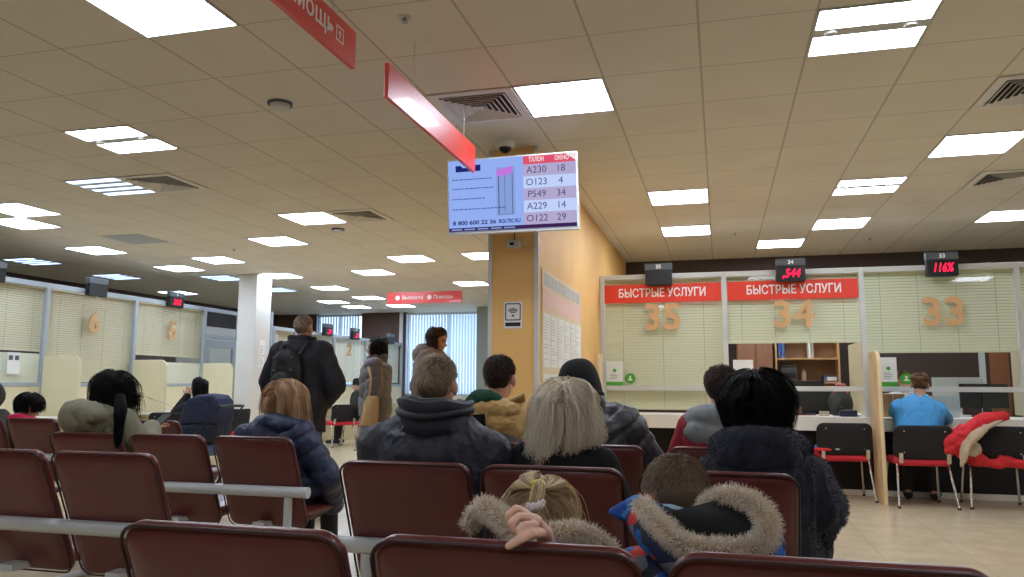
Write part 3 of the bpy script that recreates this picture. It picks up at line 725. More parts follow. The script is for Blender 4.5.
def bench(label, xs, ytop, x0, x1, posts_, ztop=.905, group='maroon waiting benches'):
    mid = (x0 + x1) / 2
    t = thing('waiting_bench', label, 'bench', (mid, ytop + .2, 0), group=None)
    yb = ytop + (ztop - .40) * math.tan(RC); zlo = .345; zbar = .572; ybar = ytop + .082
    MB().tube([(x0, ybar, zbar), (x1, ybar, zbar)], .032, 16).build('rail', m_bar, t, smooth=40)
    for e in (x0, x1): MB().lathe([(0, -.006), (.028, -.006), (.033, 0), (.033, .004), (0, .004)], (e, ybar, zbar), 16, (1, 0, 0)).build('end_cap', m_bar, t, smooth=40)
    for px_ in posts_:
        l = MB().tube([(px_, ybar, zbar - .028), (px_, ybar, .05)], .024, 12); l.build('leg', m_bar, t, smooth=40)
        f = MB().tube([(px_, ybar - .2, .022), (px_, ybar + .46, .022)], .022, 10, round_ends=True); f.build('foot', m_bar, t, smooth=60)
    for k, x in enumerate(xs):
        L = (ztop - zlo) / math.cos(RC); U = X3; Vv = V((0, -math.sin(RC), math.cos(RC)))
        O = V((x, ytop, ztop)) - Vv * (L / 2)
        mb, r0 = cushion(.532, L, .07, .055, O, U, Vv, .0035, seed=k + ytop * 3)
        bk = mb.build('backrest', m_leather, t, smooth=180)
        N = U.cross(Vv); sgn = 1 if N.y < 0 else -1
        mb = MB().tube([p + N * (sgn * .020) for p in r0], .0045, 6, closed=True); mb.build('piping', m_pipe, bk, smooth=180)
        sv = V((0, math.cos(.07), math.sin(.07)))
        mb, r0 = cushion(.525, .47, .075, .06, V((x, yb + .215, .425)), X3, sv, .003, seed=k + 20 + ytop)
        st = mb.build('seat', m_leather, t, smooth=180)
        MB().tube([p - Z3 * .02 for p in r0], .0045, 6, closed=True).build('piping', m_pipe, st, smooth=180)
        MB().box(x - .2, x + .2, ybar - .0, ybar + .12, zbar - .012, zbar + .012).box(x - .04, x + .04, ybar + .02, yb + .25, .355, .385).build('bracket', m_bar, t)
    return t
Y1, YA, YB, YC = 1.46, 2.8, 4.06, 5.4
bench('maroon waiting bench in the foreground whose tops cross the bottom of the photo', (-1.01, -.414, .168, .748), Y1, -1.25, 1.0, (-1.1, .75), .905)
bench('maroon waiting bench at the photo edge behind the foreground bench, two backs showing', (-3.155, -2.57), YA, -3.4, -2.15, (-3.3,), .908)
bench('maroon waiting bench with the dark-jacket man, blonde woman and fur-coat woman', (-1.18, -.605, -.02), YA, -1.49, .25, (-1.362, .1), .908)
bench('maroon waiting bench with the olive-hood woman and the girl in navy', (-3.875, -3.27, -2.675), YB, -4.1, -2.345, (-3.9, -2.47), .895)
bench('maroon waiting bench with the tan-jacket man and the man in a black cap', (-1.22, -.65, .0), YB, -1.5, .3, (-1.35, .15), .895)
bench('maroon waiting bench at the photo edge with the pink-hood sitter', (-6.32, -5.72, -5.1, -4.5), YC, -6.6, -4.25, (-6.3, -4.4), .905)
# ================================================================ black visitor chairs
m_chrome = mat('chrome_tube', (200, 200, 200), .18, 1.0)
m_rseat = mat('red_seat_fabric', (206, 40, 58), .8, var=.1, bump=.2, bscale=300)
m_bfab = mat('black_fabric', (26, 24, 25), .85, var=.15, bump=.2, bscale=300)
m_beige = mat('beige_clip', (190, 176, 152), .5, var=.03)
def visitor_chair(label, loc, rz, sc_=1.0):
    t = thing('visitor_chair', label, 'chair', loc, rz)
    # frame in the chair's own coordinates, front = +y
    for s in (-1, 1):
        MB().tube([(s * .275, -.27, .012), (s * .255, -.2, .25), (s * .238, -.155, .43), (s * .23, -.02, .445)], .0135, 10, flat=.75).build('leg', m_chrome, t, org=1, smooth=60)
        MB().tube([(s * .265, .25, .012), (s * .25, .21, .25), (s * .238, .17, .42), (s * .23, .02, .445)], .0135, 10, flat=.75).build('leg', m_chrome, t, org=1, smooth=60)
        MB().tube([(s * .215, -.12, .44), (s * .215, -.185, .47), (s * .215, -.215, .56)], .012, 8).build('back_support', m_beige, t, org=1, smooth=60)
        for y in (-.27, .25): MB().lathe([(0, 0), (.017, 0), (.016, .02), (0, .02)], (s * (.275 if y < 0 else .265), y, 0), 10).build('foot_cap', m_black, t, org=1)
    for y, z in ((-.13, .432), (.16, .432)): MB().tube([(-.236, y, z), (.236, y, z)], .010, 8).build('cross_tube', m_chrome, t, org=1, smooth=60)
    for s in (-1, 1): MB().prism(rrect(.034, .10, .008, 3), (s * .222, -.222, .487), X3, V((0, -.12, 1)).normalized(), (0, -.022, 0)).build('side_clip', m_beige, t, org=1)
    # seat: padded, slightly dished
    mb, r0 = cushion(.52, .47, .085, .08, (0, .015, .447), X3, Y3)
    mb.build('seat', m_rseat, t, org=1, smooth=180)
    # back: curved padded shell
    rings = []
    Wd, Hd = .56, .34
    out = rrect(Wd, Hd, .075, 6)
    def bp(x, y, d):
        yy = -.235 - .045 * ((y + Hd / 2) / Hd) + .10 * (x / (Wd / 2)) ** 2 * .55 - d
        return V((x, yy, .645 + y + .012 * 0))
    for ins, d in ((.1, .018), (.03, .018), (.006, .011), (0, 0), (.006, -.012), (.03, -.018), (.1, -.018)):
        o2 = rrect(Wd - 2 * ins, Hd - 2 * ins, max(.075 - ins, .02), 6)
        rings.append([bp(x, y, d) for x, y in o2])
    MB().loft(rings).build('backrest', m_bfab, t, org=1, smooth=60)
    for x in (-.19, .19):
        for y in (-.1, .11): MB().ell(bp(x, y, .019), (.008, .004, .008), None, 8, 6).build('screw', m_chrome, t, org=1, smooth=180)
    return t
vc = visitor_chair('black visitor chair with red seat standing clear in front of window 34', (1.25, 9.18, 0), math.radians(3))
dup(vc, (1.935, 8.88, 0), math.radians(5), 'black visitor chair that the woman in the blue shirt sits on')
dup(vc, (2.66, 8.98, 0), math.radians(-4), 'black visitor chair with a red jacket hung over its back')
c_ = at(338, 420, 14.0)
dup(vc, (c_.x, 14.0, 0), math.radians(60), 'distant black visitor chair beside the standing man, empty')
c_ = at(359, 420, 14.4)
dup(vc, (c_.x, 14.4, 0), math.radians(80), 'distant black visitor chair under the seated person in the black beanie')
c_ = at(374, 420, 13.4)
dup(vc, (c_.x, 13.4, 0), math.radians(95), 'distant chair half hidden behind the tan shoulder bag')
c_ = at(174, 420, 9.3)
dup(vc, (c_.x, 9.3, 0), math.radians(25), 'black visitor chair between the olive-hood woman and the navy stroller')
dup(vc, (-7.55, 10.75, 0), math.radians(85), 'black visitor chair that the woman with her hand at her chin sits on')
# ================================================================ things behind the service glass
def bxm(x0, x1, y0, y1, z0, z1): return MB().box(x0, x1, y0, y1, z0, z1)
m_shelf = mat('beech_shelf', (206, 160, 104), .5, var=.1, stretch=(1, 1, 5), vscale=3)
m_shelfb = mat('beech_back', (172, 128, 90), .6, var=.08)
Yk = 11.5
p0, p1 = at(777, 380, Yk), at(840, 380, Yk); zs = [at(800, y, Yk).z for y in (382, 358)]
t = thing('bookcase', 'open beech bookcase seen through window 34', 'bookcase', ((p0.x + p1.x) / 2, Yk + .2, 0))
bxm(p0.x, p1.x, Yk + .36, Yk + .38, 0, 2.0).build('back_panel', m_shelfb, t)
for x in (p0.x, p1.x): bxm(x - .012, x + .012, Yk, Yk + .36, 0, 2.0).build('side_panel', m_shelf, t, bevel=.002)
for z in (.45, zs[0], zs[1], 1.98): bxm(p0.x + .013, p1.x - .013, Yk, Yk + .355, z - .022, z).build('shelf', m_shelf, t, bevel=.002)
for x0, x1, c, lab in ((p0.x + .03, p0.x + .075, (52, 84, 150), 'blue binder standing at the end of the upper bookcase shelf'), (p0.x + .08, p0.x + .12, (90, 110, 170), 'paler blue binder beside the blue one on the upper bookcase shelf')):
    o = thing('binder', lab, 'binder', ((x0 + x1) / 2, Yk + .1, zs[1] + .001))
    bxm(x0, x1, Yk + .05, Yk + .3, zs[1] + .001, zs[1] + .29).build('cover', mat('binder_%d' % c[0], c, .5, var=.05), o, bevel=.004)
    MB().lathe([(.006, 0), (.014, 0), (.014, .002), (.006, .002)], ((x0 + x1) / 2, Yk + .05, zs[1] + .06), 10, (0, -1, 0)).build('finger_ring', m_chrome, o)
for k, x in enumerate((p0.x + .45, p0.x + .49)):
    o = thing('paper_stack', ('pale upright folder on the upper bookcase shelf', 'beige leaning folder on the upper bookcase shelf')[k], 'folder', (x, Yk + .2, zs[1] + .001))
    bxm(x - .016, x + .016, Yk + .06, Yk + .3, zs[1] + .001, zs[1] + .22).build('folder_body', (m_paper, m_beige)[k], o, bevel=.003)
# printer on the lower shelf
a, b_ = at(781, 372, Yk + .05), at(797, 372, Yk + .05); z = zs[0]
t = thing('printer', 'small dark printer on the lower bookcase shelf', 'printer', ((a.x + b_.x) / 2, Yk + .17, z))
bxm(a.x, b_.x, Yk + .04, Yk + .3, z + .001, z + .2).build('case', mat('printer_grey', (70, 70, 72), .5, var=.05), t, bevel=.012)
bxm(a.x + .02, b_.x - .02, Yk + .025, Yk + .04, z + .05, z + .13).build('paper_slot', m_black, t)
bxm(a.x + .01, b_.x - .01, Yk + .07, Yk + .28, z + .2, z + .24).build('lid', m_black, t, bevel=.01)
bxm(a.x + .01, b_.x - .01, Yk + .01, Yk + .04, z + .02, z + .035).build('tray', m_grey, t)
c = at(804, 375, Yk + .1)
t = thing('water_bottle', 'small clear bottle beside the printer on the bookcase', 'bottle', (c.x, Yk + .12, z))
MB().lathe([(0, .001), (.03, .001), (.032, .02), (.032, .12), (.014, .16), (.013, .17), (0, .17)], (c.x, Yk + .12, z), 14).build('body', mat('bottle_tint', (176, 150, 130), .15, var=.02), t, smooth=50)
MB().lathe([(0, .171), (.015, .171), (.015, .19), (0, .19)], (c.x, Yk + .12, z), 12).build('cap', m_grey, t)
a, b_ = at(824, 377, Yk + .1), at(838, 377, Yk + .1)
t = thing('storage_box', 'blue box with a white label on the lower bookcase shelf', 'box', ((a.x + b_.x) / 2, Yk + .2, z))
bxm(a.x, b_.x, Yk + .08, Yk + .32, z + .001, z + .09).build('body', mat('box_blue', (88, 100, 140), .6, var=.05), t, bevel=.004)
bxm(a.x + .04, b_.x - .02, Yk + .077, Yk + .08, z + .02, z + .07).build('label_patch', m_paper, t)
bxm(a.x - .005, b_.x + .005, Yk + .075, Yk + .325, z + .091, z + .11).build('lid', mat('box_blue'), t, bevel=.004) if False else None
# brown cupboard beside the bookcase
a, b_ = at(738, 380, Yk), at(775, 380, Yk)
t = thing('cupboard', 'tall brown cupboard beside the bookcase behind window 34', 'cupboard', ((a.x + b_.x) / 2, Yk + .25, 0))
bxm(a.x, b_.x - .02, Yk + .02, Yk + .45, 0, 2.05).build('body', m_shelfb, t, bevel=.003)
xm = (a.x + b_.x) / 2
for x0, x1 in ((a.x + .01, xm - .004), (xm + .004, b_.x - .03)):
    dr = bxm(x0, x1, Yk, Yk + .02, .06, 2.03).build('door', mat('cupboard_door', (150, 104, 78), .5, var=.1, stretch=(4, 4, 1)), t, bevel=.002)
    bxm((x1 - .03) if x0 < xm - .1 else (x0 + .02), (x1 - .02) if x0 < xm - .1 else (x0 + .03), Yk - .02, Yk, 1.0, 1.12).build('handle', m_chrome, dr)
# office chair
def office_chair(x, y, lab, rz=0):
    t = thing('office_chair', lab, 'chair', (x, y, 0), rz)
    for k in range(5):
        a_ = 2 * PI * k / 5; d = V((math.cos(a_), math.sin(a_), 0))
        MB().tube([d * .03 + Z3 * .11, d * .28 + Z3 * .07], [.022, .014], 8).build('base_arm', m_black, t, org=1)
        MB().lathe([(0, -.012), (.03, -.012), (.03, .012), (0, .012)], d * .28 + Z3 * .032, 10, Z3.cross(d)).build('castor', m_black, t, org=1)
    MB().tube([(0, 0, .1), (0, 0, .46)], .025, 10).build('gas_lift', m_black, t, org=1)
    mb, _ = cushion(.5, .48, .09, .1, (0, 0, .5), X3, Y3); mb.build('seat', m_bfab, t, org=1, smooth=180)
    mb, _ = cushion(.46, .52, .08, .1, (0, .25, .92), X3, V((0, .1, 1)).normalized()); mb.build('backrest', m_bfab, t, org=1, smooth=180)
    MB().tube([(0, .1, .46), (0, .3, .5), (0, .32, .8)], .02, 8).build('back_post', m_black, t, org=1, smooth=60)
    for s in (-1, 1): MB().tube([(s * .22, .05, .5), (s * .27, .05, .55), (s * .27, .05, .7), (s * .27, -.15, .72), (s * .27, .15, .72)], .018, 8).build('armrest', m_black, t, org=1, smooth=60)
    return t
c = at(822, 400, 10.6)
oc = office_chair(c.x, 10.45, 'black office chair behind the glass of window 34')
# monitors
def monitor(c, w, h, yaw, lab, white=False):
    t = thing('monitor', lab, 'monitor', (c.x, c.y, .866), yaw)
    mm = m_alu if white else m_black
    MB().box(-w / 2, w / 2, -.02, .02, .1, .1 + h).build('casing', mm, t, org=1, bevel=.006)
    MB().box(-w / 2 + .015, w / 2 - .015, .02, .022, .115, .085 + h).build('panel', m_black, t, org=1)
    MB().box(-.03, .03, -.035, -.02, .02, .1 + h * .6).build('stand', mm, t, org=1)
    MB().prism(rrect(.24, .17, .03), (0, -.01, .001), X3, Y3, (0, 0, .016)).build('base', mm, t, org=1)
    return t
monitor(V((2.83, 9.72, 0)), .5, .27, math.radians(8), 'black monitor turned away on the counter behind window 33')
monitor(V((2.62, 10.0 - .12, 0)), .52, .34, math.radians(-14), 'pale-framed monitor behind the black one at window 33', True)
monitor(V((.95, 9.8, 0)), .48, .30, math.radians(5), 'black monitor on the counter behind window 34')
# cardboard box, document tray, small things on the counter
t = thing('cardboard_box', 'brown cardboard box behind the glass beside the woman in blue', 'box', (1.85, 9.6, .866))
bxm(1.74, 1.98, 9.5, 9.75, .866, 1.12).build('body', mat('cardboard', (176, 136, 92), .8, var=.08), t, bevel=.004); bxm(1.85, 1.87, 9.498, 9.5, .866, 1.12).build('tape', m_beige, t)
t = thing('clear_folder', 'translucent grey document holder on the counter at window 33', 'holder', (2.35, 9.5, .866))
m_fold = mat('frosted_grey', (186, 196, 200), .3, var=.04)
bxm(2.22, 2.52, 9.5, 9.505, .868, 1.06).build('front', m_fold, t, bevel=.002); bxm(2.22, 2.52, 9.57, 9.575, .868, 1.1).build('back', m_fold, t, bevel=.002); bxm(2.22, 2.52, 9.506, 9.569, .868, .874).build('tray_floor', m_fold, t)
t = thing('desk_phone', 'dark desk phone on the counter near the maple wing', 'phone', (1.36, 9.4, .866))
mb = MB().prism([(0, 0), (.2, 0), (.2, .03), (.02, .075), (0, .07)], (1.28, 9.34, .867), Y3, Z3, (.18, 0, 0)); mb.build('body', mat('navy_plastic', (28, 34, 62), .4), t, bevel=.006)
MB().tube([(1.30, 9.36, .955), (1.30, 9.44, .965), (1.30, 9.52, .95)], .018, 8, round_ends=True).build('handset', m_black, t, smooth=60)
t = thing('dark_bag', 'dark slouching bag with a red strap behind the glass at window 34', 'bag', (1.34, 9.62, .866))
def sag(c, r, m, name, parent, seed, amp=.02, sq=1.0):
    mb = MB(); mb.ell(c, r, None, 28, 20); me = mb.mesh(name)
    for v_ in me.vertices:
        p = v_.co - V(c); n_ = p.normalized(); v_.co += n_ * amp * noise.noise(V(v_.co) * 9 + V((seed, 0, 0)))
        if v_.co.z < c[2] - r[2] * .8: v_.co.z = c[2] - r[2] * .8
    return link(name, me, m, parent, None, 180)
sag((1.33, 9.64, 1.0), (.14, .1, .165), mat('bag_dark', (52, 52, 52), .7, var=.15, bump=.3), 'body', t, 3, .03)
MB().tube([(1.27, 9.6, 1.13), (1.30, 9.58, 1.22), (1.37, 9.58, 1.22), (1.40, 9.6, 1.12)], .018, 8).build('strap', mat('bag_red', (196, 92, 90), .6), t, smooth=60)
t = thing('computer_mouse', 'white computer mouse on the counter by the maple wing', 'mouse', (1.49, 9.42, .866))
MB().ell((1.49, 9.42, .885), (.032, .055, .02)).build('shell', m_paper, t, smooth=180); MB().tube([(1.49, 9.47, .88), (1.5, 9.56, .87), (1.46, 9.64, .87)], .003, 5).build('cable', m_grey, t)
t = thing('card_box', 'small pale card box on the counter behind window 34', 'box', (1.13, 9.45, .866))
bxm(1.08, 1.18, 9.42, 9.49, .867, .92).build('body', m_beige, t, bevel=.003); bxm(1.083, 1.177, 9.418, 9.42, .9, .905).build('lid_edge', m_grey, t)
t = thing('paper_sheets', 'pinkish papers lying on the counter behind window 34', 'papers', (.88, 9.42, .866))
for k in range(3):
    a_ = k * .25 - .2; m_ = M4.Translation((.85 + k * .03, 9.44, .867 + k * .002)) @ M4.Rotation(a_, 4, 'Z')
    MB().box(-.11, .11, -.08, .08, 0, .0015, m_).build('sheet', (mat('pink_paper', (222, 176, 158), .7), m_paper, mat('pink_paper', (222, 176, 158), .7))[k], t)
# inner glazed door frame behind window 33
t = thing('door_2', None, None, (2.75, 11.2, 0), kind='structure')
a = at(984, 380, 11.0)
bxm(a.x - .03, a.x + .03, 11.0, 11.06, 0, 1.72).box(a.x - .03, a.x + .9, 11.0, 11.06, 1.72, 1.79).build('frame', m_alu, t)
bxm(a.x + .08, a.x + .3, 11.02, 11.05, 0, 1.71).build('leaf', mat('brown_door', (140, 86, 56), .5, var=.1), t)
# red jacket over the third chair is with the clothes; navy stroller by the desks
m_navy = mat('navy_canvas', (36, 46, 78), .8, var=.12, bump=.25, bscale=90)
# ================================================================ people: builders
def Rz(a): return M4.Rotation(a, 3, 'Z')
def Rx(a): return M4.Rotation(a, 3, 'X')
def Ry(a): return M4.Rotation(a, 3, 'Y')
D2R = math.radians
def blob(mb, name, m, parent, voxel=.01, smooth=6, disp=None, fac=.5, paint=None, label=None):
    """union of closed volumes as ONE continuous skin"""
    me = mb.mesh(name + '_v'); ob = bpy.data.objects.new('tmp', me); COL.objects.link(ob)
    r = ob.modifiers.new('r', 'REMESH'); r.mode = 'VOXEL'; r.voxel_size = voxel; r.adaptivity = 0
    if smooth:
        q = ob.modifiers.new('s', 'SMOOTH'); q.factor = fac; q.iterations = smooth
    out = bpy.data.meshes.new_from_object(ob.evaluated_get(bpy.context.evaluated_depsgraph_get()))
    bpy.data.objects.remove(ob); bpy.data.meshes.remove(me); out.name = name
    if disp:
        nn = [v.normal.copy() for v in out.vertices]
        for v, n in zip(out.vertices, nn): v.co += n * disp(v.co, n)
    out.materials.clear()
    o = link(name, out, m, parent, None, 180, 0, label)
    if paint:
        w0 = wloc(parent)
        for p in out.polygons:
            k = paint(p.center + w0)
            if k: p.material_index = k
    return o
def folds(amp=.006, sc=9, str_=(1, 1, .45), seed=0):
    """soft waves plus ridged creases"""
    def d(p, n):
        q = V((p.x * sc * str_[0] + seed, p.y * sc * str_[1], p.z * sc * str_[2]))
        w = V((noise.noise(q * .6 + V((7, 1, 3))), noise.noise(q * .6 + V((2, 9, 5))), noise.noise(q * .6))) * .9
        r = 1 - 2 * abs(noise.noise(q * 1.3 + w)); r2 = 1 - 2 * abs(noise.noise(q * 2.9 + w * 2))
        return amp * (.7 * noise.noise(q) + .65 * (r * abs(r) - .2) + .28 * r2)
    return d
def quilt(segs, period, amp, fold=.003, seed=0):
    f = folds(fold, 13, (1, 1, 1), seed)
    def d(p, n):
        best = 9; par = 0
        for a, b, off in segs:
            ab = b - a; L = ab.length; t = max(-.3, min(1.3, (p - a).dot(ab) / L / L)); q = (p - (a + ab * t)).length
            if q < best: best = q; par = off + t * L
        par += .010 * noise.noise(p * 6 + V((seed, 0, 0)))
        w = abs(math.sin(PI * par / period))
        return amp * (w ** .42 - .8) + f(p, n) + amp * .22 * noise.noise(V((p.x * 38, p.y * 38, p.z * 16))) * (1 - w)
    return d
def pose(kind, headc, yaw=0, lean=0, lat=0, head=(0, 0, 0), s=None, hs=1.0, arms=None, legs=None, seat=.455, twist=0, shw=.175, shz=.425):
    """joints in world space; headc = centre of the head, yaw 0 faces +Y, lean forward and lat to the side in degrees"""
    R0 = Rz(D2R(yaw)); T = R0 @ Ry(D2R(lat)) @ Rx(-D2R(lean)); Rs = T @ Rz(D2R(twist)); RH = R0 @ Rz(D2R(head[0])) @ Ry(D2R(head[2])) @ Rx(-D2R(head[1]))
    headc = V(headc); ho = RH @ V((0, .015, .105)) * hs; up = T @ V((0, 0, .54))
    hz = .09 if kind == 'sit' else .93
    z0 = seat if kind == 'sit' else 0
    if s is None: s = (headc.z - ho.z - z0) / (up.z + hz)
    hip = headc - ho - up * s
    J = dict(kind=kind, s=s, hs=hs, hip=hip, T=T, Rs=Rs, R0=R0, RH=RH, head=headc)
    J['neck'] = hip + T @ V((0, 0, .50)) * s; J['skull'] = headc - ho
    side = {}
    for sd in (-1, 1):
        k = 'L' if sd < 0 else 'R'
        sh = hip + T @ V((0, 0, shz)) * s + Rs @ V((sd * shw, 0, 0)) * s
        J['sh' + k] = sh
        a = (arms or {}).get(k)
        if a is None:
            if kind == 'sit': a = ((sd * .27, .05, .20), (sd * .15, .27, .10), (-sd * .35, .9, -.1))
            else: a = ((sd * .255, -.03, .17), (sd * .265, .05, -.06), (0, .15, -1))
            J['el' + k] = hip + R0 @ V(a[0]) * s; J['wr' + k] = hip + R0 @ V(a[1]) * s; J['hd' + k] = (R0 @ V(a[2])).normalized()
        else:
            J['el' + k], J['wr' + k] = V(a[0]), V(a[1]); J['hd' + k] = V(a[2]).normalized()
        J['hp' + k] = hip + R0 @ V((sd * .09, 0, -.01)) * s
        if kind == 'sit':
            kz = max(.44 * s, min(.52, hip.z - .03)) if s > .8 else hip.z - .01
            kn = hip + R0 @ V((sd * .11, .42, 0)) * s; kn.z = kz + .0
            an = hip + R0 @ V((sd * .12, .44 + (.0 if s > .8 else .05), 0)) * s; an.z = max(.085 * s, kz - .40 * s)
        else:
            st = (legs or {}).get(k, 0)
            kn = hip + R0 @ V((sd * .10, .03 + st * .5, -.43)) * s; an = hip + R0 @ V((sd * .105, st, -.84)) * s; an.z = .085 * s
        J['kn' + k], J['an' + k] = kn, an
        J['toe' + k] = an + R0 @ V((sd * .02, .16, 0)) * s; J['toe' + k].z = an.z - .045 * s
    J['x'] = Rs @ X3; J['f'] = Rs @ Y3; J['base'] = V((hip.x, hip.y, 0))
    return J
TORSO = ((-.10, .165, .118, 0), (0, .182, .125, .0), (.14, .165, .115, .008), (.27, .172, .118, .006), (.38, .182, .118, 0), (.45, .15, .095, -.006), (.495, .085, .075, -.005), (.53, .06, .062, 0))
def torso(mb, J, g=0, gy=None, lo=-.10, hi=.60, wide=1, n=20, belly=0):
    gy = g if gy is None else gy; rings = []; s = J['s']
    for z, wx, wy, yo in TORSO:
        if z < lo or z > hi: continue
        c = J['hip'] + J['T'] @ V((0, yo, z)) * s; fall = 1 if z < .46 else .5
        a, b = wx * s * wide + g * fall, wy * s + (gy + belly * max(0, 1 - abs(z - .1) / .25)) * fall
        rings.append([c + J['x'] * (a * math.copysign(abs(math.cos(t)) ** .8, math.cos(t))) + J['f'] * (b * math.copysign(abs(math.sin(t)) ** .8, math.sin(t))) for t in (2 * PI * k / n for k in range(n))])
    mb.loft(rings)
def arms(mb, J, g=0, cuff=True, ks='LR'):
    s = J['s']
    for k in ks:
        mb.ell(J['sh' + k], [.062 * s + g] * 3)
        mb.cap(J['sh' + k], .056 * s + g, J['el' + k], .044 * s + g * .95)
        mb.cap(J['el' + k], .043 * s + g * .95, J['wr' + k] - J['hd' + k] * .0, .030 * s + g * .8)
        # muscle line from the neck to the shoulder
        mb.cap(J['neck'] - J['T'] @ V((0, 0, .02)) * s, .058 * s + g * .8, J['sh' + k], .05 * s + g)
def hand(mb, w, d, up, s=1, curl=.6, side=1, spread=.18):
    """palm, five unequal bent fingers, thumb from the side; d = direction of the fingers, up = back of the hand"""
    d = d.normalized(); up = (up - d * up.dot(d)).normalized(); x = d.cross(up) * side
    R = M4((x, d, up)).transposed()
    mb.cap(w, .027 * s, w + d * .03 * s, .026 * s, flat=.8)
    mb.ell(w + d * .052 * s, (.040 * s, .047 * s, .015 * s), R)
    for i, (o, L) in enumerate(((-.029, .070), (-.010, .078), (.009, .073), (.027, .058))):
        b = w + d * .088 * s + x * (o * s); ang = curl; p = b - d * .02 * s; dd = (d + x * (o * 6 * spread)).normalized()
        q = b; mb.cap(p, .0095 * s, q, .0092 * s, 8)
        for j, f in enumerate((.45, .32, .25)):
            dj = (dd * math.cos(ang * (j + .6)) - up * math.sin(ang * (j + .6))).normalized()
            r = q + dj * (L * f * s); mb.cap(q, (.0092 - .0008 * j) * s, r, (.0086 - .0009 * j) * s, 8); q = r
    tb = w + d * .025 * s - x * .033 * s; td = (d * .75 - x * .6 - up * .25).normalized()
    t1 = tb + td * .036 * s; t2 = t1 + (td + d * .45 - up * .2).normalized() * .03 * s
    mb.cap(w + d * .012 * s - x * .012 * s, .016 * s, tb, .0125 * s, 8); mb.cap(tb, .0115 * s, t1, .0105 * s, 8); mb.cap(t1, .0102 * s, t2, .0088 * s, 8)
SK_C = V((0, -.012, .030)); SK_R = V((.076, .097, .090))
def headvol(mb, J, nose=True):
    h = J['hs']; R = J['RH']; c = J['head']; P = lambda x, y, z: c + R @ V((x, y, z)) * h; Q = lambda r: [a * h for a in r]
    mb.ell(P(*SK_C), Q(SK_R), R, 26, 18)
    mb.ell(P(0, .022, -.045), Q((.058, .066, .064)), R)          # face
    mb.ell(P(0, .048, -.085), Q((.034, .034, .026)), R)          # chin
    mb.ell(P(0, .068, .022), Q((.05, .02, .02)), R)              # brow
    for sd in (-1, 1):
        mb.ell(P(sd * .034, .06, -.03), Q((.024, .024, .022)), R)   # cheek
        mb.ell(P(sd * .030, .079, .0), Q((.013, .011, .009)), R)    # lids
        mb.ell(P(sd * .080, -.008, -.012), Q((.010, .019, .031)), R @ Rz(sd * -.35))   # ear
        mb.ell(P(sd * .078, 0, -.036), Q((.008, .009, .012)), R)
    mb.cap(P(0, .083, -.002), .009 * h, P(0, .108, -.032), .012 * h)      # nose
    mb.ell(P(.010, .098, -.036), Q((.009, .010, .008)), R); mb.ell(P(-.010, .098, -.036), Q((.009, .010, .008)), R)
    mb.ell(P(0, .085, -.059), Q((.024, .011, .0065)), R); mb.ell(P(0, .083, -.068), Q((.02, .011, .0065)), R)   # lips
    mb.cap(P(0, -.022, -.04), .052 * h, J['neck'] - J['T'] @ V((0, 0, .02)) * J['s'], .060 * max(J['s'], h * .85))
def facepaint(J):
    h = J['hs']; Ri = J['RH'].transposed(); c = J['head']
    def f(p):
        q = (Ri @ (p - c)) / h
        if q.y > .07:
            for sd in (-1, 1):
                if abs(q.x - sd * .030) < .012 and abs(q.z) < .0065: return 1
                if abs(q.x - sd * .031) < .021 and abs(q.z - .021) < .005: return 3
            if abs(q.x) < .023 and abs(q.z + .063) < .008: return 2
        return 0
    return f
SKINS = {}
def skinmat(key, c): return mat('skin_' + key, c, .5, var=.05, vscale=14, bump=.06, bscale=260)
m_lip = mat('lips', (176, 98, 92), .45, var=.03); m_eye = mat('eye_dark', (34, 26, 24), .2); m_brow = mat('brow_hair', (70, 52, 40), .8, var=.05)
def person(label, J, skin=(206, 156, 132), voxel=.0085, hands='LR', hup=None, handcurl=.5, smooth=3):
    t = thing('person', label, 'person', J['base'])
    mb = MB(); s = J['s']; torso(mb, J); arms(mb, J)
    for k, sd in (('L', -1), ('R', 1)):
        hand(mb, J['wr' + k], J['hd' + k], (hup or {}).get(k, V((0, 0, 1)) if abs(J['hd' + k].z) < .8 else J['x'] * sd), max(s, J['hs'] * .62), handcurl, -sd)
        mb.ell(J['hp' + k], (.10 * s, .10 * s, .10 * s)); mb.cap(J['hp' + k], .082 * s, J['kn' + k], .056 * s); mb.cap(J['kn' + k], .054 * s, J['an' + k], .036 * s)
        mb.cap(J['an' + k] + (J['an' + k] - J['toe' + k]) * .25 - Z3 * .02 * s, .034 * s, J['toe' + k], .03 * s, flat=.9)
    headvol(mb, J)
    blob(mb, 'body', [skinmat('%d%d' % (skin[0], skin[1]), skin), m_eye, m_lip, m_brow], t, voxel, smooth, None, .5, facepaint(J))
    return t
def trousers(t, J, m, g=.014, voxel=.012, shoes=True, ms=None):
    mb = MB(); s = J['s']; torso(mb, J, g, lo=-.1, hi=.15)
    for k in 'LR':
        mb.ell(J['hp' + k], [.105 * s + g] * 3); mb.cap(J['hp' + k], .086 * s + g, J['kn' + k], .060 * s + g); mb.cap(J['kn' + k], .058 * s + g, J['an' + k] + Z3 * .03 * s, .046 * s + g)
    blob(mb, 'trousers', m, t, voxel, 4, folds(.005, 10, seed=J['hip'].x))
    for k in 'LR':
        mb = MB(); a, b = J['an' + k], J['toe' + k]; d = (b - a); d.z = 0; d.normalize(); zc = .045 * s
        A = V((a.x, a.y, max(zc, a.z - .04 * s))) - d * .045 * s; B = V((b.x, b.y, max(zc, b.z))) + d * .02
        mb.cap(A, .042 * s, B, .038 * s); mb.cap(a + Z3 * .02 * s, .046 * s, A + d * .03, .045 * s)
        blob(mb, 'shoe', ms or mat('dark_shoe', (30, 28, 28), .5, var=.1), t, .012, 3)
